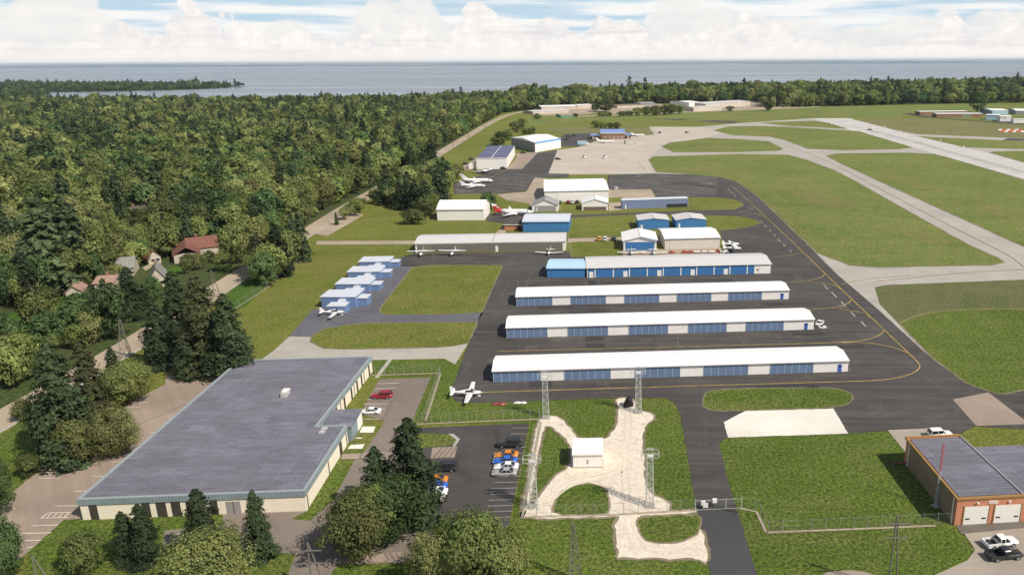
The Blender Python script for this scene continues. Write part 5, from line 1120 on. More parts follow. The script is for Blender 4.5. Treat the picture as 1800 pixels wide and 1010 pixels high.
h = zat(at(1644.5, 889), 780); m = MB(); lattice(m, .55, .34, h, 18, .032, False, lambda k: 1 if k > 9 else 0); m.build('lattice', [GALV, plain('mast_red', (.5, .12, .1), .6)], t); MB().box(-.6, .6, -.6, .6, -.05, .12).build('footing', CONC, t)
t = thing('lattice_pylon', 'dark tapering lattice pylon rising from the lawn below the fence', 'pylon', at(1010, 1022), .3)
h = zat(at(1010, 1022), 919); m = MB(); lattice(m, 2.6, .35, h, 7, .075, False); m.build('lattice', GALV_D, t); MB().bar((0,0,h), (0,0,h+.7), .05).build('lightning_rod', GALV_D, t)
t = thing('lattice_pylon', 'grey tapering pylon standing in the dirt road by the wood', 'pylon', at(224, 628), .3)
h = zat(at(224, 628), 562); m = MB(); lattice(m, 3.4, .4, h, 4, .1, False); m.build('lattice', GALV_D, t); MB().bar((0,0,h), (0,0,h+.7), .05).build('lightning_rod', GALV_D, t)
def hframe(base, topy, label, arms, sp=1.6):
    b = at(*base); h = zat(b, topy); t = thing('utility_pole', label, 'utility pole', b, .05)
    MB().bar((-.25,0,0), (-.05,0,h), .16, 8, 0, .1).build('pole', GALV_D, t); MB().bar((sp,.4,0), (.05,0,h), .14, 8, 0, .09).build('pole', GALV_D, t)
    for f in arms: MB().box(-1.7, 1.9, -.2, -.06, h*f - .08, h*f + .08).build('cross_arm', GALV_D, t)
hframe((553, 1040), 953, 'leaning two-legged utility pole with two cross arms on the drive', (.60, .85))
hframe((72, 1035), 977, 'pale two-legged utility pole by the bottom trees', ())
hframe((1562, 1040), 905, 'two-legged utility pole on the lawn before the fence', (.72, .9), 1.4)
hframe((378, 520), 474, 'two-legged utility pole at the road among the conifers', (.9,), 1.5)
for i, (x, y, ty) in enumerate(((797, 262, 246), (824, 247, 235), (854, 233, 222), (752, 298, 280))):
    b = at(x, y); h = zat(b, ty); t = thing('utility_pole', ('slim pole on the road verge, second from the conifers', 'slim pole on the road verge, third from the conifers', 'slim pole on the road verge, farthest from the conifers', 'slim pole on the road verge closest to the conifers')[i], 'utility pole', b, 0, 'slim poles along the dirt road')
    MB().bar((0,0,0), (0,0,h), .2, 6).build('pole', GALV_D, t); MB().box(-1.4, 1.4, -.2, .2, h*.92, h*.95).build('cross_arm', GALV_D, t)
mm, tt, pp = newmat('chain_link', .6, .3); mm.blend_method = 'HASHED' if hasattr(mm, 'blend_method') else None
o_ = objc(tt); sp = tt.node('ShaderNodeSeparateXYZ'); tt.link(o_, sp.inputs[0])
pp.inputs['Base Color'].default_value = (.42, .44, .40, 1)
ck = tt.node('ShaderNodeTexChecker', i_Scale=9.0); tt.link(o_, ck.inputs[0]); pp.inputs['Alpha'].default_value = .03
CHAIN = mm
def fence(label, pts, n, h=2.3, barb=True):
    w = [G(*p) for p in pts]; a = w[0]; t = thing('chain_link_fence', label, 'fence', a)
    L = [0]; 
    for i in range(1, len(w)): L.append(L[-1] + (w[i] - w[i-1]).length)
    def pt(s):
        for i in range(1, len(w)):
            if s <= L[i] + 1e-6: return w[i-1].lerp(w[i], (s - L[i-1]) / (L[i] - L[i-1])) - a
        return w[-1] - a
    ss = [L[-1] * i / n for i in range(n + 1)]
    for s in ss:
        p = pt(s); m = MB(); m.bar(p, p + Vector((0,0,h)), .045, 6)
        if barb: m.bar(p + Vector((0,0,h)), p + Vector((-.28, -.2, h + .38)), .04, 4)
        m.build('post', GALV_P, t)
    m = MB(); c = [q - a for q in w]
    for i in range(len(c) - 1):
        m.add([c[i], c[i+1], c[i+1] + Vector((0,0,h)), c[i] + Vector((0,0,h))], [(0,1,2,3)])
    m.build('wire_mesh', CHAIN, t)
    m = MB()
    for i in range(len(c) - 1):
        m.bar(c[i] + Vector((0,0,h)), c[i+1] + Vector((0,0,h)), .018)
    m.build('top_rail', GALV_P, t)
fence('chain-link fence between the dark car lot and the grass below the apron', [(727, 742), (748, 742), (840, 740), (948, 736)], 14)
fence('chain-link fence with angled posts along the tan car park edge', [(748, 740), (776, 654)], 12)
fence('chain-link fence with slanting posts between dark car lot and masts', [(950, 744), (919, 909)], 15)
fence('chain-link fence along the lower side of the stone yard', [(918, 909), (1075, 905), (1222, 897)], 12)
fence('chain-link fence running up to the brick garage', [(1303, 893), (1332, 897), (1349, 937), (1500, 930), (1672, 922)], 17)
fence('chain-link fence across the grass behind the cream building', [(660, 660), (776, 654)], 7)
fence('chain-link fence behind the tan car park under conifers', [(290, 655), (400, 650)], 7)
fence('chain-link fence between the conifers and the airfield grass', [(408, 548), (475, 503), (530, 460)], 12)
t = thing('gate', 'wire gate across the asphalt road with two white signs', 'gate', G(1222, 897), 0); e = G(1303, 893) - G(1222, 897)
for f in (0, .66, 1.0): MB().bar(e*f, e*f + Vector((0,0,2.2)), .08, 6).build('post', GALV, t)
MB().add([e*.02, e*.98, e*.98 + Vector((0,0,2)), e*.02 + Vector((0,0,2))], [(0,1,2,3)]).build('wire_mesh', CHAIN, t)
m = MB(); m.bar(Vector((0,0,2)), e + Vector((0,0,2)), .04); m.bar(Vector((0,0,.15)), e + Vector((0,0,.15)), .04); m.build('rail', GALV, t)
n_ = Vector((0, -.12, 0))
for f, wd, z0, z1 in ((.22, .42, .62, 1.55), (.42, .36, 1.45, 1.85)):
    c = e*f + n_; MB().box(c.x-wd, c.x+wd, c.y-.03, c.y+.03, z0, z1).build('sign', TRIM_W, t)
for b, lb in (((1236, 893), 'white square gate control box on a post'), ((1256, 889), 'small white keypad box on a post by the gate')):
    t = thing('control_box', lb, 'control box', at(*b), .05); MB().bar((0,0,0), (0,0,.8), .07, 6).build('post', GALV_D, t)
    MB().box(-.38, .38, -.25, .25, .8, 1.45).build('cabinet', TRIM_W, t)
# ------------------------------------------------------------ trees
def foliage(name, a, b, trans=.25):
    m = bpy.data.materials.new(name); m.use_nodes = True; t = NT(m); p = t.n['Principled BSDF']; out = t.n['Material Output']
    geo = t.node('ShaderNodeNewGeometry'); oi = t.node('ShaderNodeObjectInfo'); at_ = t.node('ShaderNodeAttribute', attribute_name='clump')
    c = t.mix(t.math('MULTIPLY', oi.outputs['Random'], 1.0), a, b)
    k = t.math('MULTIPLY', t.rng(geo.outputs['Random Per Island'], 0, 1, .7, 1.3), t.rng(at_.outputs['Fac'], 0, 1, .72, 1.28))
    r2 = t.math('FRACT', t.math('MULTIPLY', oi.outputs['Random'], 17.3)); k = t.math('MULTIPLY', k, t.rng(r2, 0, 1, .6, 1.4))
    cm = t.node('ShaderNodeCombineColor'); [t.link(k, cm.inputs[i]) for i in range(3)]
    c = t.mix(1.0, c, cm.outputs[0], 'MULTIPLY')
    r3 = t.math('FRACT', t.math('MULTIPLY', oi.outputs['Random'], 41.7))
    c = t.mix(t.rng(r3, .88, 1, 0, .4), c, t.mix(.5, c, (.20, .15, .05)))
    t.link(c, p.inputs['Base Color']); p.inputs['Roughness'].default_value = .75; p.inputs['Specular IOR Level'].default_value = .2
    tr = t.node('ShaderNodeBsdfTranslucent'); t.link(t.mix(1.0, c, (1.1, 1.25, .5), 'MULTIPLY'), tr.inputs[0])
    mx = t.node('ShaderNodeMixShader', i_Fac=trans); t.link(p.outputs[0], mx.inputs[1]); t.link(tr.outputs[0], mx.inputs[2]); t.link(mx.outputs[0], out.inputs[0])
    return m
LEAF_M = foliage('leaf_mid', (.130, .168, .050), (.200, .215, .075), .4); LEAF_L = foliage('leaf_light', (.19, .235, .066), (.27, .275, .11), .4); LEAF_D = foliage('leaf_deep', (.070, .128, .046), (.110, .165, .058), .38); NEEDLE = foliage('needles', (.036, .056, .024), (.060, .084, .036), .22)
BARK = plain('bark', (.09, .07, .05), .9, .1, 0, .3, 1.5)
def leaf_mesh(name, cen, nor, size, clump, mat, asp=.8):
    n = len(cen); nor = nor / np.linalg.norm(nor, axis=1, keepdims=True)
    r = NR.normal(size=(n, 3)); a = np.cross(nor, r); a /= np.linalg.norm(a, axis=1, keepdims=True); b = np.cross(nor, a)
    s = size[:, None]; j = lambda: NR.uniform(.6, 1.3, (n, 1))
    v = np.stack([cen - a*s*j() - b*s*asp*j()*.6, cen + a*s*j() - b*s*asp*j(), cen + a*s*j()*.7 + b*s*asp*j(), cen - a*s*j() + b*s*asp*j()*.8], 1).reshape(-1, 3)
    me = bpy.data.meshes.new(name); me.vertices.add(4*n); me.vertices.foreach_set('co', v.astype(np.float32).ravel())
    me.loops.add(4*n); me.loops.foreach_set('vertex_index', np.arange(4*n, dtype=np.int32)); me.polygons.add(n)
    me.polygons.foreach_set('loop_start', np.arange(0, 4*n, 4, dtype=np.int32)); me.polygons.foreach_set('loop_total', np.full(n, 4, dtype=np.int32))
    me.update(calc_edges=True)
    at_ = me.attributes.new('clump', 'FLOAT', 'FACE'); at_.data.foreach_set('value', clump.astype(np.float32))
    me.materials.append(mat); me.validate(); return me
def sph(n): d = NR.normal(size=(n, 3)); return d / np.linalg.norm(d, axis=1, keepdims=True)
def broad(name, mat, clumps, per, leaf, wide=.42, base=.18, seed=0):
    """unit-height crown (z 0..1), radius about wide; many puffs of leaf clusters on an irregular shell"""
    d = sph(clumps); d[:, 2] = np.where(NR.random(clumps) < .72, np.abs(d[:, 2]), -np.abs(d[:, 2]))
    lob = 1 + .28*np.sin(3*np.arctan2(d[:,1], d[:,0]) + seed) + .18*np.sin(5*np.arctan2(d[:,1], d[:,0]) + 2.1*seed)
    rr = NR.uniform(.55, 1.0, clumps) ** .6
    zc = (1 + base) / 2 + .02; hz = (1 - base) / 2 * .84
    cc = np.stack([d[:,0]*wide*lob*rr*.86, d[:,1]*wide*lob*rr*.86, zc + d[:,2]*hz*rr - .04], 1)
    pr = NR.uniform(.085, .18, clumps) * (wide / .42)
    C_, N_, S_, K_ = [], [], [], []
    for i in range(clumps):
        k = per; dd = sph(k); dd[:, 2] = dd[:, 2] * .75 + .18
        C_.append(cc[i] + dd * pr[i] * NR.uniform(.7, 1.15, (k, 1))); out = cc[i] - np.array([0, 0, zc - .15]); out = out / (np.linalg.norm(out) + 1e-6)
        N_.append(dd * 1.0 + out * .7 + NR.normal(size=(k, 3)) * .38); S_.append(NR.uniform(.7, 1.3, k) * leaf); K_.append(np.full(k, NR.random()))
    return leaf_mesh(name, np.concatenate(C_), np.concatenate(N_), np.concatenate(S_), np.concatenate(K_), mat)
def conif(name, mat, nb, seg, leaf, rad=.2, base=.03, seed=0):
    """unit-height conifer: branches at random heights with drooping sprays, an uneven spire"""
    C_, N_, S_, K_ = [], [], [], []
    for b in range(nb):
        f = ((b + NR.random()) / nb) ** 1.25; z = base + (1 - base) * f; th = NR.random() * 6.283
        lump = 1 + .22 * math.sin(3*th + seed + 9*f) + .16 * math.sin(2*th + 17*f + seed)
        rmax = rad * min(1.0, (1 - f) ** .55 * 1.12) * lump + .01
        if f < .1: rmax *= .8
        R_ = rmax * NR.uniform(.72, 1.08); ck = NR.random(); ns = max(3, int(seg * (.35 + .65 * R_ / rad)))
        t_ = NR.uniform(.35, 1, ns); sp = R_ * .2
        x = np.cos(th)*R_*t_ + NR.normal(size=ns)*sp*.5; y = np.sin(th)*R_*t_ + NR.normal(size=ns)*sp*.5; zz = z - R_*t_*t_*.30 + NR.normal(size=ns)*sp*.28 + .01
        C_.append(np.stack([x, y, np.clip(zz, .01, 1.02)], 1))
        N_.append(np.stack([np.cos(th)*np.full(ns, .8), np.sin(th)*np.full(ns, .8), np.full(ns, .6)], 1) + NR.normal(size=(ns, 3))*.42)
        S_.append(NR.uniform(.65, 1.35, ns) * leaf); K_.append(np.full(ns, ck))
    return leaf_mesh(name, np.concatenate(C_), np.concatenate(N_), np.concatenate(S_), np.concatenate(K_), mat, .7)
def trunk_mesh(name, h, r, limbs, wide):
    m = MB(); m.bar((0,0,-.01), (.01,0,h*.45), r, 7, 0, r*.75); m.bar((.01,0,h*.45), (0,.01,h), r*.75, 6, 0, r*.25)
    for i in range(limbs):
        a = 6.283*i/limbs + .5; z = h*(.4 + .4*i/limbs); m.bar((0,0,z), (math.cos(a)*wide*.65, math.sin(a)*wide*.65, z + .2), r*.45, 5, 0, r*.12)
    me = bpy.data.meshes.new(name); me.from_pydata([tuple(v) for v in m.v], [], m.f); me.materials.append(BARK); me.update(); return me
TB_M, TC_M, TS_M = trunk_mesh('broad_trunk', .72, .024, 5, .34), trunk_mesh('conifer_trunk', .95, .016, 0, 0), trunk_mesh('shrub_trunk', .5, .03, 4, .4)
NEAR = {'bm': [broad('crown_mid', LEAF_M, 95, 120, .0145, .42, .02, s) for s in (1, 2)], 'bl': [broad('crown_light', LEAF_L, 95, 160, .012, .43, .02, s) for s in (3, 4)],
        'bd': [broad('crown_deep', LEAF_D, 95, 120, .0145, .40, .02, s) for s in (5, 6)], 'c': [conif('crown_conifer', NEEDLE, 420, 26, .0125, .21, .02, s) for s in (0, 2, 4)],
        's': [broad('crown_shrub', LEAF_M, 60, 90, .028, .62, .0, 8)]}
MID = {'bm': [broad('crown_mid', LEAF_M, 52, 44, .027, .42, .03, s) for s in (1, 2, 3)], 'bl': [broad('crown_light', LEAF_L, 50, 44, .027, .44, .03, s) for s in (3, 5)],
       'bd': [broad('crown_deep', LEAF_D, 52, 44, .027, .40, .03, s) for s in (5, 7)], 'c': [conif('crown_conifer', NEEDLE, 190, 12, .023, .20, .03, s) for s in (1, 3)],
       's': [broad('crown_shrub', LEAF_M, 34, 40, .045, .62, .0, 8)]}
FAR = {'bm': [broad('crown_mid', LEAF_M, 32, 20, .046, .44, .03, s) for s in (1, 2, 4)], 'bl': [broad('crown_light', LEAF_L, 32, 20, .046, .45, .03, s) for s in (3, 5)],
       'bd': [broad('crown_deep', LEAF_D, 32, 20, .046, .42, .03, s) for s in (5, 7, 9)], 'c': [conif('crown_conifer', NEEDLE, 90, 6, .04, .2, .04, s) for s in (1, 2)]}
CAT = {'bm': 'tree', 'bl': 'tree', 'bd': 'tree', 'c': 'conifer', 's': 'bush'}
NAME = {'bm': 'broadleaf_tree', 'bl': 'broadleaf_tree', 'bd': 'broadleaf_tree', 'c': 'conifer_tree', 's': 'bush'}
def tree(kind, loc, h, wx, label, group=None, lod=None):
    lod = lod or NEAR
    t = thing(NAME[kind], label, CAT[kind], loc, R.uniform(0, 6.28), group)
    me = R.choice(lod[kind]); base_w = {'c': .40, 's': 1.4}.get(kind, 1.0)
    s = wx / base_w if wx else h
    t.scale = (s, s, h)
    link(bpy.data.objects.new('crown', me), t); link(bpy.data.objects.new('trunk', {'c': TC_M, 's': TS_M}.get(kind, TB_M)), t)
    return t
TREES = []
def ptree(kind, px, by, ty, wpx, label, group=None, lod=None):
    b = G(px, by); h = zat(b, ty); wx = wpx / ppm(px, (by + ty) / 2) * (.74 if kind == 'c' else .86)
    TREES.append((b.x, b.y, wx / 2)); return tree(kind, b, h, wx, label, group, lod)
for a in (('c', 229, 985, 899, 58, 'small dark conifer standing closest to the cream building corner with dark strips'), ('c', 262, 989, 886, 66, 'dark conifer beside the small one on the front lawn'),
    ('c', 366, 985, 860, 88, 'dark conifer before the grey door of the cream building'), ('c', 462, 982, 862, 62, 'slim dark conifer at the drive before the cream building'),
    ('bl', 372, 1040, 932, 175, 'wide pale green leafy tree at the bottom between two dark conifers'), ('s', 152, 1004, 938, 86, 'round dull green bush on the shaded front lawn'),
    ('bd', 2, 905, 795, 75, 'dark tree at the picture edge beside the pale car park'), ('bd', 8, 1025, 905, 100, 'dark tree at the bottom corner beside pale car park'),
    ('c', 128, 812, 606, 110, 'tallest dark conifer in the cluster beside the pale car park'), ('c', 176, 770, 604, 80, 'tall conifer with a bare top next to the tallest one'),
    ('c', 212, 705, 610, 44, 'slender conifer behind the cluster beside pale car park'), ('bm', 230, 712, 630, 98, 'round green tree behind the conifers at the pale car park'),
    ('bl', 208, 802, 712, 98, 'bright yellow-green tree leaning over the pale car park'), ('bm', 138, 813, 726, 98, 'olive tree at the foot of the tallest conifer'), ('bd', 96, 790, 690, 80, 'dark leafy tree on the road side of the tallest conifer'),
    ('s', 45, 738, 702, 44, 'single round bush at the edge of the dirt road'), ('s', 56, 836, 798, 52, 'small round bush on the grass beside pale car park'),
    ('c', 324, 612, 478, 74, 'tall conifer standing in front of the dirt road, taller of two'), ('c', 286, 646, 526, 62, 'dark conifer between the road pylon and the taller conifers'),
    ('c', 370, 655, 484, 90, 'tallest conifer at the corner of the airfield grass'), ('c', 414, 662, 518, 88, 'dark bushy conifer touching the airfield grass'), ('c', 334, 664, 588, 56, 'short conifer in front of taller ones by the fence'),
    ('c', 392, 660, 560, 70, 'short dark conifer squeezed between the tallest ones'), ('c', 238, 560, 470, 60, 'lone conifer across the road from the pylon'),
    ('c', 731, 912, 736, 112, 'tall conifer standing over the dark car lot'), ('c', 670, 908, 786, 86, 'shorter conifer beside the tall one over the lot'),
    ('bm', 628, 985, 868, 136, 'full round tree on the drive beside the conifers'), ('bd', 694, 948, 832, 150, 'broad green tree hiding the parked cars'), ('bm', 660, 962, 846, 110, 'dense green tree wedged between the round tree and broad tree'),
    ('bm', 838, 1045, 894, 165, 'big round tree at the bottom beside the dark car lot'), ('bl', 772, 1050, 930, 110, 'pale green tree at the bottom against the big round one'), ('bm', 890, 1050, 940, 110, 'olive tree at the bottom nearest the lattice pylon'),
    ('c', 778, 985, 905, 46, 'small conifer peeping over the bottom trees')): ptree(*a)
for a in (('c', 720, 368, 302, 27, 'dark conifer behind the white gabled hangar, nearest to the road'), ('c', 776, 352, 292, 30, 'dark conifer between the parked jets and the white gabled hangar'), ('c', 750, 372, 318, 32, 'dark conifer tight against the white gabled hangar'),
    ('c', 704, 368, 322, 22, 'slim conifer at the road end of the conifer cluster'), ('c', 732, 372, 316, 26, 'dark conifer in the middle of the conifer cluster'), ('c', 760, 298, 244, 24, 'dark conifer on the far side of the road bend'),
    ('c', 744, 302, 262, 20, 'conifer leaning over the dirt road bend'), ('c', 779, 297, 276, 16, 'short conifer on the airfield side of the road'), ('c', 722, 298, 254, 20, 'conifer across the dirt road from the cluster'), ('c', 680, 348, 290, 28, 'dark conifer standing where the road meets the airfield grass'),
    ('s', 727, 393, 366, 40, 'round grey-green bush on the grass beside white gabled hangar'), ('bm', 752, 380, 344, 34, 'leafy tree between the round bush and white gabled hangar'), ('bd', 858, 369, 336, 30, 'dark leafy tree at the gable of the white gabled hangar'), ('bm', 804, 314, 286, 22, 'leafy tree beside the parked jets'),
    ('bm', 872, 257, 240, 22, 'small tree beside the hangar with dark blue-grey roof'), ('bm', 882, 256, 229, 24, 'tree behind the angled hangar with blue edge'), ('bm', 893, 246, 226, 20, 'bushy tree in the line behind the angled hangar'), ('bm', 908, 233, 212, 22, 'tree midway in the line behind the angled hangar'), ('bm', 918, 226, 207, 18, 'tree at the far end of the hangar tree line'), ('s', 926, 236, 224, 16, 'bush behind the roof of the angled hangar'), ('s', 936, 236, 222, 12, 'upright bush at the end of angled hangar roof'),
    ('bl', 1047, 225, 211, 12, 'pale tree at the hangar end of the terminal hedge'), ('bm', 1056, 225, 213, 13, 'green tree second in the terminal hedge'), ('bl', 1064, 226, 214, 13, 'pale tree in the middle of the terminal hedge'), ('bm', 1073, 226, 215, 13, 'green tree fourth in the terminal hedge'), ('bm', 1084, 227, 214, 14, 'tree at the far end of the terminal hedge'),
    ('bd', 1718, 198, 158, 26, 'big dark tree beside the light blue far hangars'), ('s', 944, 209, 199, 13, 'round bush in front of the pale works buildings'), ('s', 1012, 206, 199, 9, 'small bush beside the green-sided shed'), ('s', 1056, 204.5, 196, 12, 'olive bush before the works yard'), ('s', 1064, 204.5, 196, 10, 'olive bush second in the works yard hedge'), ('s', 1072, 204.5, 197, 9, 'reddish-green bush third in the works yard hedge'), ('s', 1094, 204, 195, 14, 'olive bush at the brown-roofed works building'), ('s', 1106, 203.5, 194, 14, 'olive bush further along the works hedge'),
    ('bm', 1120, 203.5, 188, 18, 'leafy tree before the grey works building'), ('bm', 1136, 203, 186, 20, 'leafy tree in front of grey pitched works roof'), ('bm', 1152, 203, 184, 20, 'leafy tree beyond the grey works building'), ('bm', 1168, 202, 184, 20, 'leafy tree standing in the works hedge gap'), ('bm', 1180, 201, 182, 20, 'leafy tree two before the tall works hall'), ('bm', 1195, 199.5, 184, 18, 'leafy tree right against the tall works hall'), ('bm', 1284, 195.5, 186, 16, 'round tree before the longest works hall'), ('bm', 1350, 195, 176, 20, 'leafy tree in the scrap yard beyond the field'), ('bm', 1065, 197, 172, 30, 'big round tree between the two works yards'), ('bd', 1046, 196, 182, 14, 'dark reddish tree beside the boxy works building')): ptree(*a[:4], a[4] * 1.35, *a[5:], lod=MID)
# scattered woodland: jittered grid over the wood, kept clear of road, houses and lawns
def inpoly(x, y, poly):
    c = False; j = len(poly) - 1
    for i in range(len(poly)):
        xi, yi = poly[i].x, poly[i].y; xj, yj = poly[j].x, poly[j].y
        if (yi > y) != (yj > y) and x < (xj - xi) * (y - yi) / (yj - yi) + xi: c = not c
        j = i
    return c
WL, WF = [G(*p) for p in WOOD_L], [G(*p) for p in WOOD_F]
PENW = [G(*p) for p in PEN]; BAY = [G(*p) for p in [(-300, 178), (60, 176), (100, 170), (60, 167.5), (-300, 170)]]
PATCH = [[G(*p) for p in q] for q in ([(424, 500), (470, 505), (530, 465), (556, 428), (548, 408), (480, 452)], [(640, 352), (700, 312), (735, 300), (790, 300), (795, 330), (770, 352), (768, 368), (735, 372), (690, 366), (655, 360)], [(560, 400), (612, 366), (650, 356), (640, 372), (590, 398)], [(250, 625), (300, 590), (300, 655), (270, 655)], [(395, 525), (420, 508), (440, 505), (405, 545)])]
CLEAR = [[G(*p) for p in q] for q in GRASS_LAWN]
HS = [(o.matrix_basis.translation.x + 8, o.matrix_basis.translation.y + 5, 10) for o in bpy.data.objects if o.get('category') == 'house']
HS += [(o.matrix_basis.translation.x + 20, o.matrix_basis.translation.y + 10, 34) for o in bpy.data.objects if o.name.startswith('works_building')]
for o in bpy.data.objects:   # keep the sight line to each house open: low growth only in front of it
    if o.get('category') == 'house':
        for k in (13,): 
            d = Vector((o.location.x + 8, o.location.y, 0)).normalized(); HS.append((o.location.x + 8 - d.x*k, o.location.y - d.y*k, 5))
rd = [(p.x, p.y) for p in road]
def roadd(x, y):
    best = 1e9
    for (ax, ay), (bx, by) in zip(rd, rd[1:]):
        dx, dy = bx-ax, by-ay; t_ = max(0, min(1, ((x-ax)*dx + (y-ay)*dy) / (dx*dx + dy*dy))); best = min(best, (x-ax-t_*dx)**2 + (y-ay-t_*dy)**2)
    return best ** .5
pts = []
HOUSE = [(o.location.x + 8, o.location.y + 2) for o in bpy.data.objects if o.get('category') == 'house']
def scatter(poly, step, x0, x1, y0, y1, near=True, hmin=9, hmax=16, mixw=None):
    y = y0
    while y < y1:
        x = x0; sp = step * (1 + max(0, y - 500) / 2600)
        while x < x1:
            xx, yy = x + R.uniform(-.48, .48)*sp, y + R.uniform(-.48, .48)*sp; x += sp
            if yy < 40 or not inpoly(xx, yy, poly): continue
            px, py = P((xx, yy, 8))
            if px < -180 or px > 2000 or py > 1150: continue
            if near:
                if roadd(xx, yy) < 7.6 or any(inpoly(xx, yy, c) for c in CLEAR) or any((xx-a)**2 + (yy-b)**2 < r*r for a, b, r in HS) or any((xx-a)**2 + (yy-b)**2 < (r+1.5)**2 for a, b, r in TREES): continue
            zone = mnoise((xx/60, yy/60, 4)); gap = mnoise((xx/34, yy/34, 12)); u_ = R.random() + zone * .55
            if near and (R.random() < .05 or gap > .42): continue
            kind = 'c' if R.random() < .15 + .25 * max(0, mnoise((xx/50, yy/50, 21))) else 'bd' if u_ < .25 else 'bm' if u_ < .62 else 'bl'
            if hmin > 14 and kind == 'c' and R.random() < .55: kind = 'bd'
            h = R.uniform(hmin - 1, hmax + 2) * (1 + .25 * mnoise((xx/45, yy/45, 9))) * (1.25 if kind == 'c' else 1)
            u2 = R.random(); h *= .5 if u2 < .16 else 1.3 if u2 > .92 else 1
            if near and yy < 560:
                for hx, hy in HOUSE:
                    L_ = math.hypot(hx, hy); al = (xx*hx + yy*hy) / L_; la = abs(xx*hy - yy*hx) / L_
                    if 0 < L_ - al < 40 and la < 7: h = min(h, 4.2 + .13 * (L_ - al))
            pts.append([xx, yy, kind, h, R.uniform(.6, 1.12) * (1.25 if kind == 'c' else 1)])
        y += sp
bb = lambda q: (min(p.x for p in q), max(p.x for p in q), max(0, min(p.y for p in q)), max(p.y for p in q))
scatter(WL, 6.0, *bb(WL)); 
for k_, q in enumerate(PATCH): scatter(q, 5.6, *bb(q), True, *((10, 14) if k_ == 0 else (6, 9)))
n_near = len(pts)
scatter(WF, 9.5, *bb(WF), True, 15, 23); n_pen = len(pts); scatter(PENW, 10, *bb(PENW), False, 8, 16); scatter(BAY, 12, *bb(BAY), False, 10, 16)
for q in pts[n_pen:]: q[2] = 'c' if R.random() < .6 else 'bd'
IS = G(420, 151.7); pts.append([IS.x, IS.y, 'bd', 17, 1.2]); pts.append([IS.x+12, IS.y+4, 'bd', 12, 1.2])
def score(p):
    px, py = P((p[0], p[1], p[3]*.5)); q = p[3] / math.hypot(p[0], p[1])
    return q if (-25 < px < 1825 and py < 1040) else -1
order = sorted(range(len(pts)), key=lambda i: -score(pts[i]))
NIND = 300 - len(TREES)
ind = set(order[:NIND]); print('trees', len(TREES), 'points', len(pts), 'individuals', len(ind))
WORDS = {'c': 'dark pointed conifer', 'bd': 'deep green leafy tree', 'bm': 'olive green leafy tree', 'bl': 'pale yellow-green leafy tree'}
for i in ind:
    x, y, k, h, s = pts[i]; px, py = P((x, y, 0))
    near_h = min((( x-a)**2 + (y-b)**2)**.5 for a, b, r in HS)
    zone = 'close to the dirt road' if roadd(x, y) < 17 else 'near the houses in the wood' if near_h < 28 else 'deep in the wood beyond the dirt road' if y > 210 else 'in the wood at the picture edge'
    lod = NEAR if math.hypot(x, y) < 190 else MID
    tree(k, (x, y, 0), h, h * s * {'c': .42}.get(k, .86), f'{WORDS[k]} standing {zone}', f'{WORDS[k]}s standing {zone}', lod)
# the rest of the wood: one stuff object, instanced on points
kinds = ['bm', 'bl', 'bd', 'c']; protos = [(k, m) for k in kinds for m in FAR[k]] 
MIDP = [(k, m) for k in kinds for m in MID[k][:1]]
allp = [(k, m, 0) for k, m in protos] + [(k, m, 1) for k, m in MIDP]
verts, idx, scl, rot = [], [], [], []
for i, p in enumerate(pts):
    if i in ind: continue
    x, y, k, h, s = p; lvl = 1 if math.hypot(x, y) < 420 else 0
    c = [j for j, q in enumerate(allp) if q[0] == k and q[2] == lvl]; z = -.6 if y > 1500 and x < 0 else 0
    verts.append((x, y, z)); idx.append(R.choice(c)); w_ = h * s * (1.05 if lvl == 0 else 1.0); scl.append((w_, w_, h)); rot.append((0, 0, R.uniform(0, 6.28)))
wood = mesh_obj('woodland', verts, [], LEAF_M)
for nm, ty, dat, f in (('idx', 'INT', idx, 'value'), ('scl', 'FLOAT_VECTOR', scl, 'vector'), ('rot', 'FLOAT_VECTOR', rot, 'vector')):
    a_ = wood.data.attributes.new(nm, ty, 'POINT'); a_.data.foreach_set(f, np.array(dat, dtype=np.int32 if ty == 'INT' else np.float32).ravel())
wood['kind'] = 'stuff'
ng = bpy.data.node_groups.new('woodland_scatter', 'GeometryNodeTree'); ng.interface.new_socket('Geometry', in_out='INPUT', socket_type='NodeSocketGeometry'); ng.interface.new_socket('Geometry', in_out='OUTPUT', socket_type='NodeSocketGeometry')
gi, go = ng.nodes.new('NodeGroupInput'), ng.nodes.new('NodeGroupOutput'); jn = ng.nodes.new('GeometryNodeJoinGeometry')
def named(nm, ty): n = ng.nodes.new('GeometryNodeInputNamedAttribute'); n.data_type = ty; n.inputs[0].default_value = nm; return n.outputs[0]
ai, as_, ar = named('idx', 'INT'), named('scl', 'FLOAT_VECTOR'), named('rot', 'FLOAT_VECTOR')
for j, (k, me, lvl) in enumerate(allp):
    src = bpy.data.objects.new('crown_source', me)          # held only by the node tree, in no collection
    oi = ng.nodes.new('GeometryNodeObjectInfo'); oi.inputs['Object'].default_value = src; oi.transform_space = 'ORIGINAL'
    cp = ng.nodes.new('FunctionNodeCompare'); cp.data_type = 'INT'; cp.operation = 'EQUAL'; ins = [s for s in cp.inputs if s.type == 'INT']; ng.links.new(ai, ins[0]); ins[1].default_value = j
    ip = ng.nodes.new('GeometryNodeInstanceOnPoints'); ng.links.new(gi.outputs[0], ip.inputs['Points']); ng.links.new(cp.outputs[0], ip.inputs['Selection']); ng.links.new(oi.outputs['Geometry'], ip.inputs['Instance']); ng.links.new(as_, ip.inputs['Scale'])
    try: ng.links.new(ar, ip.inputs['Rotation'])
    except Exception as e: print(e)
    ng.links.new(ip.outputs[0], jn.inputs[0])
ng.links.new(jn.outputs[0], go.inputs[0]); md = wood.modifiers.new('scatter', 'NODES'); md.node_group = ng
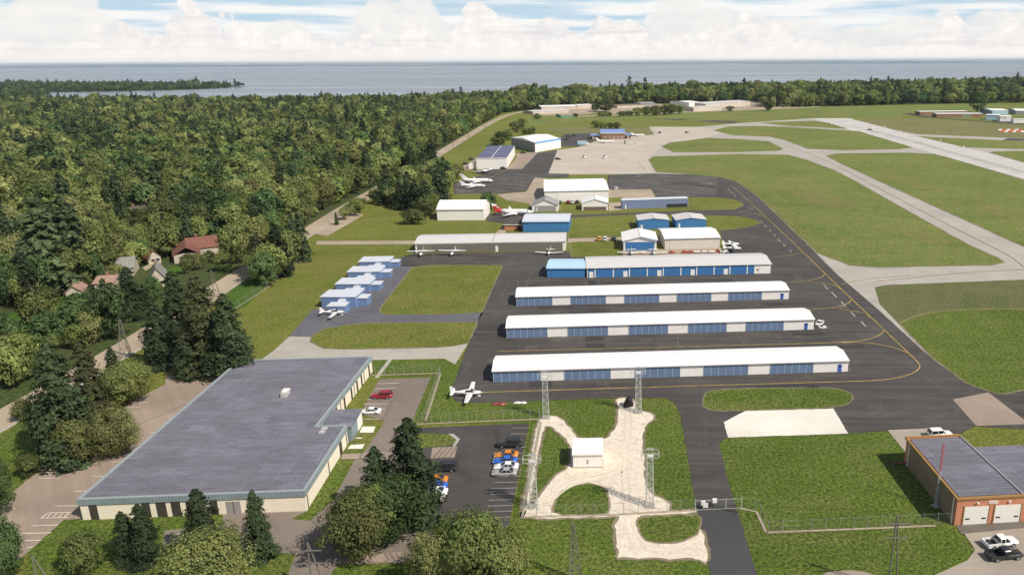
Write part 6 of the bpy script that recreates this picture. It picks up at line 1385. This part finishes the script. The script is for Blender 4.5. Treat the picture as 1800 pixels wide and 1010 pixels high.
# ------------------------------------------------------------ light, sky, haze, camera
sc = bpy.context.scene
SUN_EL, SUN_DIR = 46.0, Vector((1.0, -.66, 0)).normalized()
el = math.radians(SUN_EL); sd = Vector((SUN_DIR.x*math.cos(el), SUN_DIR.y*math.cos(el), math.sin(el)))
ld = bpy.data.lights.new('sun', 'SUN'); ld.energy = 4.6; ld.angle = math.radians(.5); ld.color = (1, .935, .83)
lo = bpy.data.objects.new('sun', ld); C.objects.link(lo); lo.rotation_euler = (-sd).to_track_quat('-Z', 'Y').to_euler(); lo.location = (60, -40, 120)
w = bpy.data.worlds.new('World'); sc.world = w; w.use_nodes = True; t = NT(w); bg = t.n['Background']; out = t.n['World Output']
sky = t.node('ShaderNodeTexSky', sky_type='NISHITA', sun_disc=False, sun_elevation=el, sun_rotation=math.atan2(sd.x, sd.y), altitude=80, dust_density=1.2, ozone_density=1.2)
t.link(sky.outputs[0], bg.inputs[0]); bg.inputs[1].default_value = .085
tc = t.node('ShaderNodeTexCoord'); d = tc.outputs['Generated']; sp = t.node('ShaderNodeSeparateXYZ'); t.link(d, sp.inputs[0])
az = t.math('ARCTAN2', sp.outputs[0], sp.outputs[1]); ev = t.math('ARCSINE', sp.outputs[2])
def vec(a, b, c=0.0):
    n = t.node('ShaderNodeCombineXYZ')
    for i, x in enumerate((a, b, c)):
        if isinstance(x, (int, float)): n.inputs[i].default_value = x
        else: t.link(x, n.inputs[i])
    return n.outputs[0]
def cumulus(seed, base, amp, sx, edge):
    big = t.noise(vec(t.math('MULTIPLY', az, sx), seed), 1.0, 2, .5)
    det = t.noise(vec(t.math('MULTIPLY', az, sx*4.2), t.math('MULTIPLY', ev, sx*5.2), seed), 1.0, 6, .52)
    fine = t.noise(vec(t.math('MULTIPLY', az, sx*13), t.math('MULTIPLY', ev, sx*15), seed), 1.0, 5, .55)
    vo = t.node('ShaderNodeTexVoronoi', feature='SMOOTH_F1', i_Scale=1.0, i_Smoothness=.35); t.link(vec(t.math('ADD', t.math('MULTIPLY', az, sx*3.4), t.math('MULTIPLY', det, .5)), t.math('ADD', t.math('MULTIPLY', ev, sx*3.6), t.math('MULTIPLY', fine, .35)), seed), vo.inputs['Vector'])
    bil = t.math('SUBTRACT', .55, vo.outputs[0])
    top = t.math('ADD', t.math('ADD', base, t.math('MULTIPLY', t.rng(big, .3, .7), amp)), t.math('MULTIPLY', t.math('SUBTRACT', det, .5), amp*.9))
    top = t.math('ADD', top, t.math('MULTIPLY', bil, amp*1.0))
    top = t.math('ADD', top, t.math('MULTIPLY', t.math('SUBTRACT', fine, .5), amp*.22))
    h = t.math('SUBTRACT', top, ev)
    return t.rng(h, 0.0, edge, 0, 1, True), h, det, fine
d1, h1, n1, f1 = cumulus(3.7, .012, .050, 8.5, .0045)
d2, h2, n2, f2 = cumulus(8.2, .028, .052, 5.5, .009)
lay = t.noise(vec(t.math('MULTIPLY', az, 5.0), t.math('MULTIPLY', ev, 70.0), 2.2), 1.0, 5, .55)
streak = t.rng(lay, .40, .62, 0, 1, True)
high = t.noise(t.mapping(d, sc=(2.2, 2.2, 5.0)), 1.0, 6, .6)
hi = t.rng(high, .5, .68, 0, .75, True)
def shade(h, det, fine, ht, lt, dk):
    s = t.math('ADD', t.math('MULTIPLY', det, .55), t.math('MULTIPLY', fine, .45))
    c = t.mix(t.rng(s, .38, .62), dk, lt); return t.mix(t.rng(h, 0, ht, 0, .35), c, lt)
c1 = shade(h1, n1, f1, .03, (.98, .94, .885), (.78, .765, .77)); c2 = shade(h2, n2, f2, .03, (.90, .87, .82), (.78, .78, .79))
low = t.noise(vec(t.math('MULTIPLY', az, 4.0), t.math('MULTIPLY', ev, 95.0), 6.0), 1.0, 4, .55)
c1 = t.mix(t.rng(low, .52, .68, 0, .55), c1, (.66, .64, .68)); c1 = t.mix(t.rng(ev, 0, .02, .8, 0), c1, (.97, .91, .85))
SKYB = (.50, .66, .78)
col = t.mix(streak, SKYB, (.90, .90, .89))
grey = t.math('MULTIPLY', t.rng(az, .36, .46), t.math('MULTIPLY', t.rng(ev, .058, .072), t.rng(n2, .4, .55)))
col = t.mix(t.math('MULTIPLY', d2, .85), col, c2); col = t.mix(t.math('MULTIPLY', grey, .8), col, (.50, .50, .55)); col = t.mix(d1, col, c1)
fac_low = t.rng(ev, .10, .22, 1, 0, True)
fac = t.math('MAXIMUM', fac_low, hi); colh = t.mix(fac_low, (.78, .78, .80), col)
bg2 = t.node('ShaderNodeBackground', i_Strength=.96); t.link(colh, bg2.inputs[0])
mx = t.node('ShaderNodeMixShader'); t.link(fac, mx.inputs[0]); t.link(bg.outputs[0], mx.inputs[1]); t.link(bg2.outputs[0], mx.inputs[2]); t.link(mx.outputs[0], out.inputs[0])
w.cycles.sampling_method = 'MANUAL'; w.cycles.sample_map_resolution = 512
# air between here and the far shore
me = bpy.data.meshes.new('haze'); b_ = MB().box(-46000, 46000, -3000, 62000, -3.8, 110); me.from_pydata([tuple(v) for v in b_.v], [], b_.f); me.update()
hm = bpy.data.materials.new('haze'); hm.use_nodes = True; ht = NT(hm); ht.n.remove(ht.n['Principled BSDF']); pv = ht.node('ShaderNodeVolumePrincipled'); pv.inputs['Color'].default_value = (.72, .84, 1.0, 1); pv.inputs['Density'].default_value = HAZE; pv.inputs['Anisotropy'].default_value = .0
ht.link(pv.outputs[0], ht.n['Material Output'].inputs['Volume']); me.materials.append(hm)
if HAZE > 0: ho = link(bpy.data.objects.new('haze', me)); ho['kind'] = 'stuff'
# camera
cd = bpy.data.cameras.new('camera'); cam = bpy.data.objects.new('camera', cd); C.objects.link(cam); sc.camera = cam
cd.sensor_fit = 'HORIZONTAL'; cd.sensor_width = 36.0; cd.lens = 36.0 * F / 1800.0; cd.shift_x = (900 - XP) / 1800.0; cd.shift_y = 0; cd.clip_end = 200000; cd.clip_start = .5
fwd = Vector((0, CT, -ST)); dn = Vector((0, -ST, -CT)); rt = Vector((1, 0, 0))
right = (rt + dn * ROLL).normalized(); up = -(dn - rt * ROLL).normalized()
cam.matrix_world = Matrix(((right.x, up.x, -fwd.x, 0), (right.y, up.y, -fwd.y, 0), (right.z, up.z, -fwd.z, H), (0, 0, 0, 1)))
sc.view_settings.view_transform = 'Standard'; sc.view_settings.look = 'None'; sc.view_settings.exposure = 0.15; sc.view_settings.gamma = 1.0
sc.render.engine = 'CYCLES'; sc.cycles.max_bounces = 6; sc.cycles.transparent_max_bounces = 12; sc.cycles.volume_bounces = 0
sc.render.resolution_x, sc.render.resolution_y = 1024, 574
